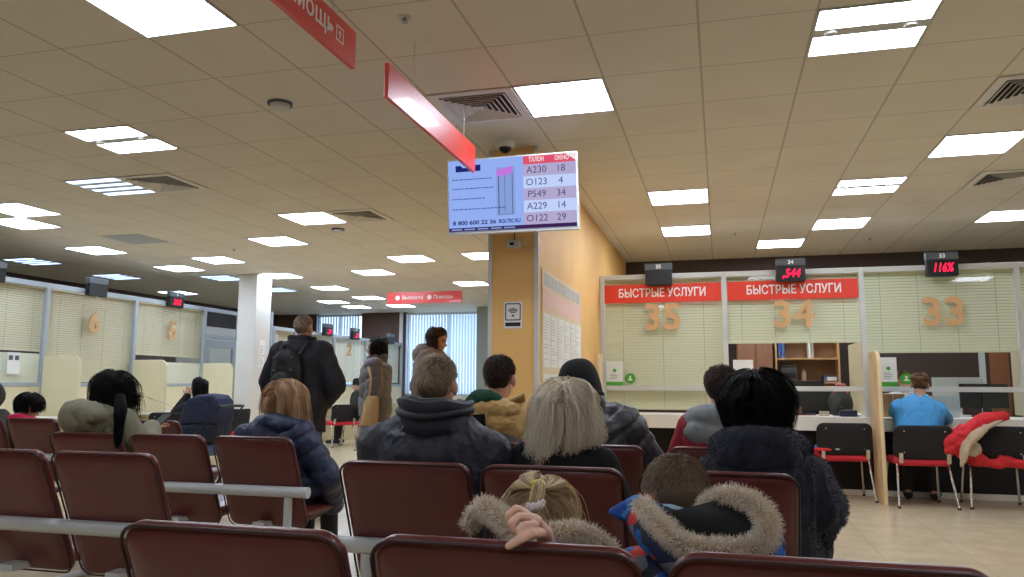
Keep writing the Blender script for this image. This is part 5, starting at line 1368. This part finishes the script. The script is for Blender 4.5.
short_hair(t, J, h_dbrown, 2600, .014, .0014, tone=(0, .9), toplen=1.7, lift=.5)
trousers(t, J, m_trk)
# --- man in the black cap and grey puffer
J = pose('sit', at(579, 389, 4.44), 10, 0, -9, (14, 12, -4))
t = person('man in a black knitted cap and dark grey puffer jacket turned to the yellow wall', J)
m_puf = cloth('dark_grey_puffer', (56, 58, 61), .42, bscale=160)
def puf(mb):
    mb.cap(J['neck'] - Z3 * .05, .10, J['shR'] + V((.05, 0, -.02)), .115); mb.cap(J['shR'] + V((.05, 0, -.02)), .115, J['elR'] + V((.03, 0, 0)), .10)
coat(t, J, m_puf, .06, quilt(segsof(J), .105, .018, .006, 2), extra=puf)
collar(t, J, m_puf, .10, .11, .028, .012, .6, up=.03, amp=.004)
def cap_on(t, J, m, low=-.035, k=1.08, kx=None, name='knitted_cap', front=0):
    H_ = HeadMap(J); mb = MB(); rings = []
    for j in range(12):
        u = j / 11; th = (PI / 2) * u
        zz = low + (SK_C.z + SK_R.z * k + .012 - low) * math.sin(th); rr = (kx or k) * (math.cos(th) ** .55 if u < 1 else 0) + .002
        rings.append([H_.w((SK_C.x + SK_R.x * rr * math.cos(a), SK_C.y + SK_R.y * rr * math.sin(a), zz + (front * max(0, math.sin(a)) + .03 * max(0, math.sin(a))) * (1 - u))) for a in (2 * PI * i / 30 for i in range(30))])
    mb.loft(rings)
    lo = rings[0]; o = mb.build(name, m, t, smooth=180)
    MB().tube([p.lerp(q, .25) for p, q in zip(rings[0], rings[1])], .009 * J['hs'], 8, True, 1.0).build('turned_edge', m, o, smooth=180)
    return o
cap_on(t, J, cloth('black_wool', (17, 17, 18), .95, bump=.5, bscale=120), low=-.06, k=1.40, kx=1.68)
trousers(t, J, m_trk)
# --- youth in red with the grey hood
J = pose('sit', at(723, 389, 4.46), -8, 0, 0, (-26, 0, 0), hs=1.04, shw=.15)
t = person('youth with dark cropped hair, red jacket and light grey hood, mostly behind the black bob', J, (222, 160, 136))
coat(t, J, cloth('wine_red_jacket', (150, 36, 50), .75), .045)
mb = MB(); hood_down(J, mb, .16, .14, .085, .075, (.17, .06, .08), .0, -.03); blob(mb, 'grey_hood', cloth('grey_jersey', (142, 148, 150), .9), t, .011, 4, folds(.009, 12))
short_hair(t, J, h_dbrown, 2600, .013, .0013, toplen=2.0, lift=.5)
trousers(t, J, m_jean)
# --- girl in navy with long hair
J = pose('sit', at(286, 401, 4.44), -12, 0, 0, (-4, 6, 0), arms={'R': (at(328, 478, 4.45), at(333, 505, 4.72), (-.3, 1, .1))})
t = person('girl with long light brown hair in a navy quilted coat beside the open aisle', J)
m_nav = cloth('navy_quilt', (34, 44, 72), .5, bscale=160)
def nv(mb):
    mb.cap(J['shR'], .10, J['elR'], .085); mb.cap(J['elR'], .085, J['wrR'], .07); mb.cap(J['hip'] + V((.10, .05, .02)), .13, J['elR'] - V((.06, 0, .02)), .07)
coat(t, J, m_nav, .05, quilt(segsof(J), .10, .014, .005, 6), extra=nv)
mb = MB(); hood_down(J, mb, .16, .15, .09, .075, (.23, .08, .10), .0, -.10); blob(mb, 'hood', m_nav, t, .011, 4, quilt([(J['neck'] - X3 * .3 - Z3 * .1, J['neck'] + X3 * .3 + Z3 * .1, 0)], .13, .012, .009, 4))
long_hair(t, J, h_lbrown, 2000, .36, .0018, colliders=tcol(J, 1.0, .18), off=(.008, .042), wave=.002, evenz=lambda x: at(290, 410, 4.35).z if x < at(291, 409, 4.35).x else at(305, 429, 4.3).z, part=.0, flare=.15)
trousers(t, J, cloth('black_leggings', (22, 22, 26)))
# --- woman in the olive hooded jacket
J = pose('sit', at(114, 392, 4.46), -6, 0, 2, (-22, 20, 4), arms={'R': (at(146, 452, 4.5), at(152, 428, 4.86), (.1, .8, .3))})
t = person('woman with dark hair and a loose ponytail in an olive jacket with a big hood', J)
m_oli = cloth('olive_jacket', (134, 132, 110), .75)
coat(t, J, m_oli, .05, folds(.011, 8, seed=2))
mb = MB(); hood_down(J, mb, .14, .15, .09, .07, (.10, .06, .09), .0)
c = at(82, 418, 4.2); mb.ell(c, (.17, .10, .115), Ry(.25)); mb.ell(c + V((.08, -.02, .035)), (.13, .09, .07), Ry(.2))
blob(mb, 'hood', m_oli, t, .011, 5, folds(.013, 10, (1, 1, .6), 7))
long_hair(t, J, h_black, 3000, .46, .0015, colliders=tcol(J, 1.0, .17), off=(.006, .055), wave=.006, evenz=lambda x: at(100, 405, 4.3).z if x < at(111, 400, 4.3).x else at(120, 442, 4.25).z if x < at(129, 400, 4.3).x else at(140, 424, 4.3).z, fwd=.1, lvar=.3, flare=.02, parted=.1)
h_lock = strandmat('hair_black_lock', (3, 3, 3), (12, 10, 9), .7, .1)
for dx, n_, ph_ in ((0, 240, 0), (3.5, 130, 2), (-3, 130, 4)):
    pt = smooth_path([at(120 + dx * .6, 396, 4.33), at(120 + dx, 403, 4.21), at(120 + dx + math.sin(ph_), 411, 4.11), at(119 + dx * .9, 422, 4.05), at(118 + dx * .7, 437, 4.02), at(117 + dx * .5, 450 - abs(dx), 4.0)], 5)
    tail(t, t, pt, [.019 - .013 * (i / 25) ** 1.4 for i in range(26)], h_lock, n_, .0012, (0, 1), .012, 'hanging_lock')
trousers(t, J, m_jean)
c = J['wrR'] + J['hdR'] * .09 + Z3 * .02
ph = thing('phone', 'dark mobile phone in the hand of the olive-hood woman', 'phone', c)
mb = MB().prism(rrect(.075, .15, .01), c, X3, V((0, .75, .45)).normalized(), V((0, -.45, .75)).normalized() * .009); mb.build('case', m_black, ph)
MB().prism(rrect(.068, .14, .006), c + V((0, -.45, .75)).normalized() * .0092, X3, V((0, .75, .45)).normalized(), V((0, -.45, .75)).normalized() * .0012).build('display', mat('gloss_black'), ph) if 'gloss_black' in MATS and False else None
# --- sitters in the next row by the photo edge
J = pose('sit', at(30, 407, 5.86), 0, 14, 2, (0, 24, 0))
t = person('slumped sitter with dark hair and a bright pink hood at the photo edge', J)
m_pink = cloth('pink_fleece', (226, 22, 92), .85); coat(t, J, m_pink, .045)
mb = MB(); hood_down(J, mb, .15, .15, .07, .06, (.17, .055, .07), -.0); blob(mb, 'hood', m_pink, t, .012, 4, folds(.012, 11))
long_hair(t, J, h_black, 1200, .2, .0026, colliders=tcol(J), off=(.008, .03), wave=.003, evenz=at(30, 411, 5.6).z)
trousers(t, J, m_jean)
J = pose('sit', at(-11, 398, 5.76), -10, 0, 0, (-10, 8, 0), arms={'R': (at(10, 440, 5.6), at(2, 416, 5.75), (-.6, .3, .5))})
t = person('person in a dark olive hooded coat cut by the photo edge', J)
m_dol = cloth('dark_olive_coat', (54, 54, 46), .8); coat(t, J, m_dol, .055)
mb = MB(); H_ = HeadMap(J); mb.ell(H_.w((0, -.02, .02)), (.135, .15, .145), J['RH']); mb.ell(H_.w((0, -.06, -.10)), (.14, .12, .10), J['RH'])
blob(mb, 'raised_hood', m_dol, t, .012, 5, folds(.010, 10))
trousers(t, J, m_trk)
# --- standing man with the backpack
J = pose('stand', at(304, 328, 6.3), 4, 0, 0, (-6, 0, 0), arms={'R': (at(336, 385, 6.3), at(325, 402, 6.42), (-.5, .6, -.5)), 'L': (at(269, 380, 6.28), at(272, 408, 6.4), (.2, .3, -1))})
t = person('standing man with short grey hair in a dark navy coat, seen from behind', J, (208, 160, 140))
m_dnv = cloth('dark_navy_coat', (23, 26, 36), .7)
def skirt(J, z1, w0=.2, w1=.22, d0=.15, d1=.17):
    def f(mb):
        s = J['s']; rings = []
        for k in range(7):
            u = k / 6; c = J['hip'] + J['R0'] @ V((0, 0, .08 + (z1 - .08) * u)) * s; a, b = (w0 + (w1 - w0) * u) * s, (d0 + (d1 - d0) * u) * s
            rings.append([c + J['R0'] @ V((a * math.cos(2 * PI * i / 20), b * math.sin(2 * PI * i / 20), 0)) for i in range(20)])
        mb.loft(rings)
    return f
coat(t, J, m_dnv, .05, folds(.012, 7, seed=12), extra=skirt(J, -.22))
collar(t, J, m_dnv, .09, .09, .022, .02, .6, up=.03)
mb = MB(); hood_down(J, mb, .11, .12, .05, .05, (.11, .05, .06)); blob(mb, 'hood', m_dnv, t, .012, 4, folds(.008, 10))
short_hair(t, J, h_grey, 2200, .012, .0015, tone=(.2, .8), crown=lambda q: .1 if q.z < .02 else -.05)
trousers(t, J, m_trk, .02)
c = J['neck'] + V((-.01, -.23, -.27))
bp_ = thing('backpack', 'small black backpack on the back of the standing man', 'backpack', c - Z3 * .22)
m_bp = cloth('black_nylon', (17, 18, 21), .55)
mb = MB(); mb.ell(c, (.15, .075, .22)); mb.ell(c - Z3 * .12, (.15, .085, .12)); mb.ell(c + Z3 * .1, (.13, .07, .12)); blob(mb, 'main_bag', m_bp, bp_, .012, 3, folds(.006, 12))
mb = MB(); mb.ell(c + V((0, -.07, -.09)), (.115, .05, .11)); blob(mb, 'front_pocket', m_bp, bp_, .011, 3, folds(.004, 12))
for sd in (-1, 1): MB().tube(smooth_path([c + V((sd * .09, .04, .17)), c + V((sd * .115, .12, .27)), c + V((sd * .13, .26, .255)), c + V((sd * .14, .36, .10)), c + V((sd * .15, .31, -.1)), c + V((sd * .14, .05, -.17))], 5), .02, 8, flat=.4).build('shoulder_strap', m_bp, bp_, smooth=60)
MB().tube(smooth_path([c + V((-.035, 0, .2)), c + V((-.02, -.02, .25)), c + V((.02, -.02, .25)), c + V((.035, 0, .2))], 4), .008, 6).build('grab_handle', m_bp, bp_, smooth=60)
for sd in (-1, 1):
    for z in (.14, .03): MB().box(c.x + sd * .085 - .008, c.x + sd * .085 + .008, c.y - .085, c.y - .07, c.z + z - .008, c.z + z + .008).build('buckle', m_grey, bp_, bevel=.002)
# --- woman at the desk of number 5, chin on hand
hc = atx(199, 386, -7.75)
J = pose('sit', hc, 116, 12, 0, (6, 4, 0), arms={'L': (hc + V((-.20, -.26, -.40)), hc + V((-.13, -.11, -.15)), (.1, .2, 1)), 'R': (hc + V((-.33, .02, -.42)), hc + V((-.16, -.04, -.15)), (.1, -.1, 1))})
t = person('woman with long black hair in black, chin on hands, near the glazed door', J)
coat(t, J, m_blk, .025, name='black_top')
long_hair(t, J, h_black, 1300, .34, .0028, colliders=tcol(J), off=(.006, .03), wave=.002, part=.0)
trousers(t, J, m_jean)
# --- woman in the grey-brown puffer coat
J = pose('stand', at(376, 348, 8.2), 104, 0, 0, (8, -2, 0), arms={'L': (at(364, 378, 8.1), at(366, 392, 8.05), (-.6, -.1, -.8)), 'R': None} if False else None)
t = person('standing woman with black hair in a grey-brown quilted coat seen from the side', J, (220, 172, 150))
m_taupe = cloth('taupe_puffer', (108, 106, 112), .42, bscale=160)
coat(t, J, m_taupe, .055, quilt([(J['hip'] - Z3 * .5, J['neck'], 0), (J['shL'], J['elL'], .1), (J['elL'], J['wrL'], .37), (J['shR'], J['elR'], .1), (J['elR'], J['wrR'], .37)], .125, .02, .005, 9), extra=skirt(J, -.30, .19, .20, .16, .175))
collar(t, J, m_taupe, .085, .10, .028, .012, .6, up=.02)
long_hair(t, J, h_black, 1300, .24, .0026, colliders=tcol(J, .9), off=(.006, .03), wave=.004, evenz=at(377, 359, 8.2).z, ok=lambda q: q.z > -.02 + max(0, q.y + .02) * 1.1)
trousers(t, J, cloth('black_leggings'))
c = at(371, 409, 7.86)
tb_ = thing('shoulder_bag', 'tan fabric shoulder bag at the side of the puffer-coat woman', 'bag', c - Z3 * .24)
m_tote = cloth('tan_canvas', (200, 168, 118), .8)
mb = MB(); yw = V((.93, -.25, 0)).normalized()
rings = [[c + V((dx, 0, dz)) + V((math.cos(a) * wx, math.sin(a) * wy, 0)) for a in (2 * PI * k / 18 for k in range(18))] for dx, dz, wx, wy in ((-.03, -.18, .075, .03), (-.028, -.175, .095, .045), (-.01, -.07, .10, .05), (.0, .05, .085, .035), (.01, .13, .065, .02), (.01, .14, .055, .012))]
blob(mb.loft(rings), 'pouch', m_tote, tb_, .011, 2, folds(.008, 9, (1, 1, .4)))
sh_ = J['shL']
MB().tube(smooth_path([c + V((-.03, 0, .13)), c + V((-.01, .0, .33)), sh_ + V((-.02, -.09, .02)), sh_ + V((.05, -.02, .10)), sh_ + V((.1, .1, .0)), c + V((.07, .02, .16))], 6), .014, 8, flat=.35).build('strap', m_tote, tb_, smooth=60)
# --- woman in the hooded coat with her head bowed
J = pose('stand', at(438, 340, 7.7), -84, 4, 0, (-6, 18, 0))
t = person('standing woman with dark brown hair and a beige coat, head bowed, by the far window', J)
m_bge = cloth('beige_coat', (142, 128, 120), .7); coat(t, J, m_bge, .06, folds(.010, 8, seed=21), extra=skirt(J, -.25))
mb = MB(); hood_down(J, mb, .13, .15, .05, .07, (.15, .08, .09), .02); blob(mb, 'hood', m_bge, t, .012, 4, folds(.009, 10))
long_hair(t, J, h_dbrown, 1300, .2, .0026, colliders=tcol(J, .9), off=(.008, .035), wave=.003, evenz=at(438, 353, 7.7).z, parted=.5)
trousers(t, J, m_trk)
# --- seated person in the black beanie by the far desks
J = pose('sit', at(357, 385, 14.4), 100, 8, 0, (0, 4, 0))
t = person('distant seated person in a black beanie and dark olive jacket by the far desks', J, (214, 168, 146), voxel=.011)
coat(t, J, cloth('dark_green_jacket', (44, 46, 40), .8), .045, voxel=.013); cap_on(t, J, cloth('black_wool'), -.01, 1.08, name='beanie'); trousers(t, J, m_trk, ms=mat('dark_shoe'))
# --- woman in the blue shirt at window 33
J = pose('sit', at(920, 385, 8.98), -14, 12, 5, (-2, 10, 4), shw=.155, shz=.39, arms={'R': (at(944, 418, 9.12), V((2.2, 9.24, .905)), (-.5, .5, 0)), 'L': (V((1.80, 9.06, .93)), V((1.9, 9.24, .91)), (.5, .5, 0))})
t = person('woman with a brown hair bun in a bright blue shirt sitting at the counter', J)
m_blue = cloth('sky_blue_shirt', (74, 160, 222), .7)
coat(t, J, m_blue, .035, folds(.012, 10, (1, 1, .6), 31), name='shirt', lo=0.0); collar(t, J, m_blue, .07, .04, .012, .01, .5)
bun = HeadMap(J).w((-.01, -.115, .035))
long_hair(t, J, h_brown, 1500, .22, .0022, ok=lambda q: q.z > -.055 + max(0, q.y + .04) * 1.1, off=(.004, .012), wave=.001, gather=(bun, .8), name='hair', lvar=.02)
P, T = [], []
for _ in range(260):
    a0 = rnd.uniform(0, 6.28); ax = rdir(); u, w_ = frame(ax); r_ = rnd.uniform(.018, .036)
    P.append([bun + (u * math.cos(a0 + k * .5) + w_ * math.sin(a0 + k * .5)) * r_ for k in range(7)]); T.append(rnd.random())
o = strand_mesh('bun', P, T, .0028, h_brown, t); link('bun_core', MB().ell(bun, (.032, .028, .030)).mesh('c'), mat('bun_brown', (70, 50, 36), .7), o, None, 180)
trousers(t, J, m_trk)
# --- clerk behind the glass
J = pose('sit', at(904, 382, 10.35), 176, 0, 0, (6, 10, 0))
t = person('clerk in a white shirt facing out behind the glass beside the woman in blue', J, (216, 170, 146))
coat(t, J, cloth('white_shirt', (222, 222, 220), .7), .028, name='shirt'); short_hair(t, J, h_brown, 1600, .03, .002, toplen=1.4)
trousers(t, J, m_trk)
dup(oc, (J['hip'].x, J['hip'].y + .10, -.02), None, 'black office chair under the clerk behind the glass')
# ================================================================ things people left about
m_rj = cloth('red_jacket_cloth', (206, 34, 44), .7); m_fl = cloth('beige_fleece', (188, 170, 146), .95)
B = V((2.66, 8.98, 0))
t = thing('red_jacket', 'red jacket with beige fleece lining thrown over the chair back at the photo edge', 'jacket', (2.55, 8.7, .4))
mb = MB()
for q0, q1, r0_, r1_ in (((948, 442), (984, 421), .07, .075), ((950, 449), (974, 430), .07, .07), ((955, 440), (962, 454), .065, .055), ((984, 421), (1004, 416), .075, .045), ((965, 432), (966, 446), .08, .06)): mb.cap(at(*q0, 8.69), r0_, at(*q1, 8.69), r1_, 14)
mb.cap(at(986, 422, 8.76), .06, at(988, 440, 8.86), .06)
for x in (2.46, 2.58, 2.70, 2.80): mb.ell(V((x, 8.715, .47 - .02 * math.sin(x * 30))), (.09, .045, .045), Ry(.2))
mb.cap(at(963, 450, 8.68), .045, V((2.5, 8.71, .48)), .04); mb.cap(V((2.42, 8.715, .47)), .035, V((2.88, 8.715, .46)), .035)
blob(mb, 'jacket_shell', m_rj, t, .009, 4, folds(.016, 7, (1, 1, .7)))
mb = MB(); q = smooth_path([at(997, 421, 8.68), at(985, 427, 8.635), at(975, 435, 8.605), at(966, 446, 8.59), at(964, 457, 8.59), at(962, 465, 8.60)], 5)
mb.tube(q, [.02 + .055 * math.sin(PI * min(1, .12 + k / len(q) * .95)) ** .7 for k in range(len(q))], 14, flat=.42, round_ends=True)
mb.ell(at(974, 449, 8.605), (.06, .025, .075), Ry(.3))
fl_ = blob(mb, 'fleece_lining', m_fl, t, .008, 3, folds(.016, 9))
fuzz(fl_, 1500, .010, strandmat('pile_beige', (150, 132, 108), (236, 220, 194), .8, .15), .0011)
t = thing('red_garment', 'folded red garment with a blue and white edge on a visitor chair seat', 'garment', (1.2, 9.15, .495))
mb = MB(); mb.ell((1.16, 9.1, .515), (.2, .15, .022)); mb.ell((1.06, 9.0, .53), (.1, .09, .02)); blob(mb, 'garment', m_rj, t, .010, 3, folds(.01, 14))
mb = MB(); mb.ell((1.02, 9.0, .555), (.06, .05, .022)); blob(mb, 'blue_edge', cloth('blue_print', (70, 110, 190)), t, .009, 2, folds(.008, 20)); mb = MB(); mb.ell((1.18, 8.97, .54), (.05, .04, .016)); blob(mb, 'white_edge', cloth('white_shirt'), t, .009, 2)
# stroller
c = at(208, 412, 8.3); sx_ = c.x; sy_ = 8.3
t = thing('baby_stroller', 'navy baby stroller with a rounded canopy standing before the glazed door', 'stroller', (sx_, sy_, 0))
cz = c.z
def rbox(poly, y, hw, r=.05):
    """closed volume: outline in x,z swept in y with rounded shoulders"""
    pc = sum((V((p[0], 0, p[1])) for p in poly), V((0, 0, 0))) / len(poly); rings = []
    for k, (d, sh) in enumerate(((-1, .72), (-.93, .88), (-.78, .97), (-.4, 1.0), (.4, 1.0), (.78, .97), (.93, .88), (1, .72))):
        rings.append([V((pc.x + (p[0] - pc.x) * sh, y + d * hw, pc.z + (p[1] - pc.z) * sh)) for p in poly])
    return MB().loft(rings)
pz = lambda x, y: (at(x, y, sy_).x, at(x, y, sy_).z)
can = blob(rbox([pz(*q) for q in ((188, 424), (190, 413), (193, 404), (197, 398), (205, 395), (214, 394), (221, 395), (225, 399), (227, 408), (226, 418), (224, 424))], sy_, .2), 'canopy', m_navy, t, .010, 3, folds(.010, 7, seed=3))
for off_, q0 in ((.0, ((191, 402), (203, 401), (214, 402), (221, 406))), (.0, ((187, 413), (200, 414), (215, 413), (227, 411)))):
    MB().tube(smooth_path([V((pz(*q)[0], sy_ - .225, pz(*q)[1])) for q in q0], 4), .006, 6).build('seam', m_black, can, smooth=60)
blob(rbox([pz(*q) for q in ((186, 424), (224, 423), (225, 432), (220, 441), (205, 446), (192, 444), (184, 436))], sy_, .2), 'seat_body', mat('navy_dark', (26, 32, 52), .8, var=.1), t, .011, 3, folds(.010, 9))
mb = MB(); mb.ell((sx_ + .05, sy_, .42), (.22, .17, .09)); blob(mb, 'basket', mat('basket_blue', (96, 116, 150), .8, var=.1), t, .012, 3)
for sd in (-1, 1):
    y = sy_ + sd * .24
    MB().tube(smooth_path([(sx_ - .38, y, .2), (sx_ - .1, y, .5), (sx_ + .2, y, .78), (sx_ + .33, y, .93)], 4), .012, 8).build('frame_tube', m_black, t, smooth=60)
    MB().tube([(sx_ - .05, y, .55), (sx_ + .3, y, .16)], .011, 8).build('rear_strut', m_black, t, smooth=60)
    for x, r in ((sx_ - .38, .10), (sx_ + .3, .13)):
        w_ = MB().tube([(x + (r - .02) * math.cos(a), y + sd * .03, r + (r - .02) * math.sin(a)) for a in (2 * PI * k / 22 for k in range(22))], .02, 8, True).build('wheel', m_black, t, smooth=180)
        MB().lathe([(0, -.012), (r * .55, -.008), (r * .55, .008), (0, .012)], (x, y + sd * .03, r), 16, (0, 1, 0)).build('hub', m_grey, w_, smooth=40)
MB().tube([(sx_ + .33, sy_ - .24, .93), (sx_ + .34, sy_, .94), (sx_ + .33, sy_ + .24, .93)], .018, 8).build('handlebar', m_black, t, smooth=60)
# ---------------------------------------------------------------- light and colour management
w = bpy.data.worlds.new('daylight'); sc.world = w; w.use_nodes = True
bg = w.node_tree.nodes['Background']; bg.inputs[0].default_value = (.55, .72, 1, 1); bg.inputs[1].default_value = 3.0
sc.view_settings.view_transform = 'Standard'; sc.view_settings.look = 'None'; sc.view_settings.gamma = 1; sc.view_settings.use_curve_mapping = False
sc.view_settings.exposure = 0.0
sc.cycles.use_denoising = True
sc.cycles.max_bounces = 8; sc.cycles.diffuse_bounces = 5; sc.cycles.transparent_max_bounces = 24
sc.cycles.caustics_reflective = False; sc.cycles.caustics_refractive = False
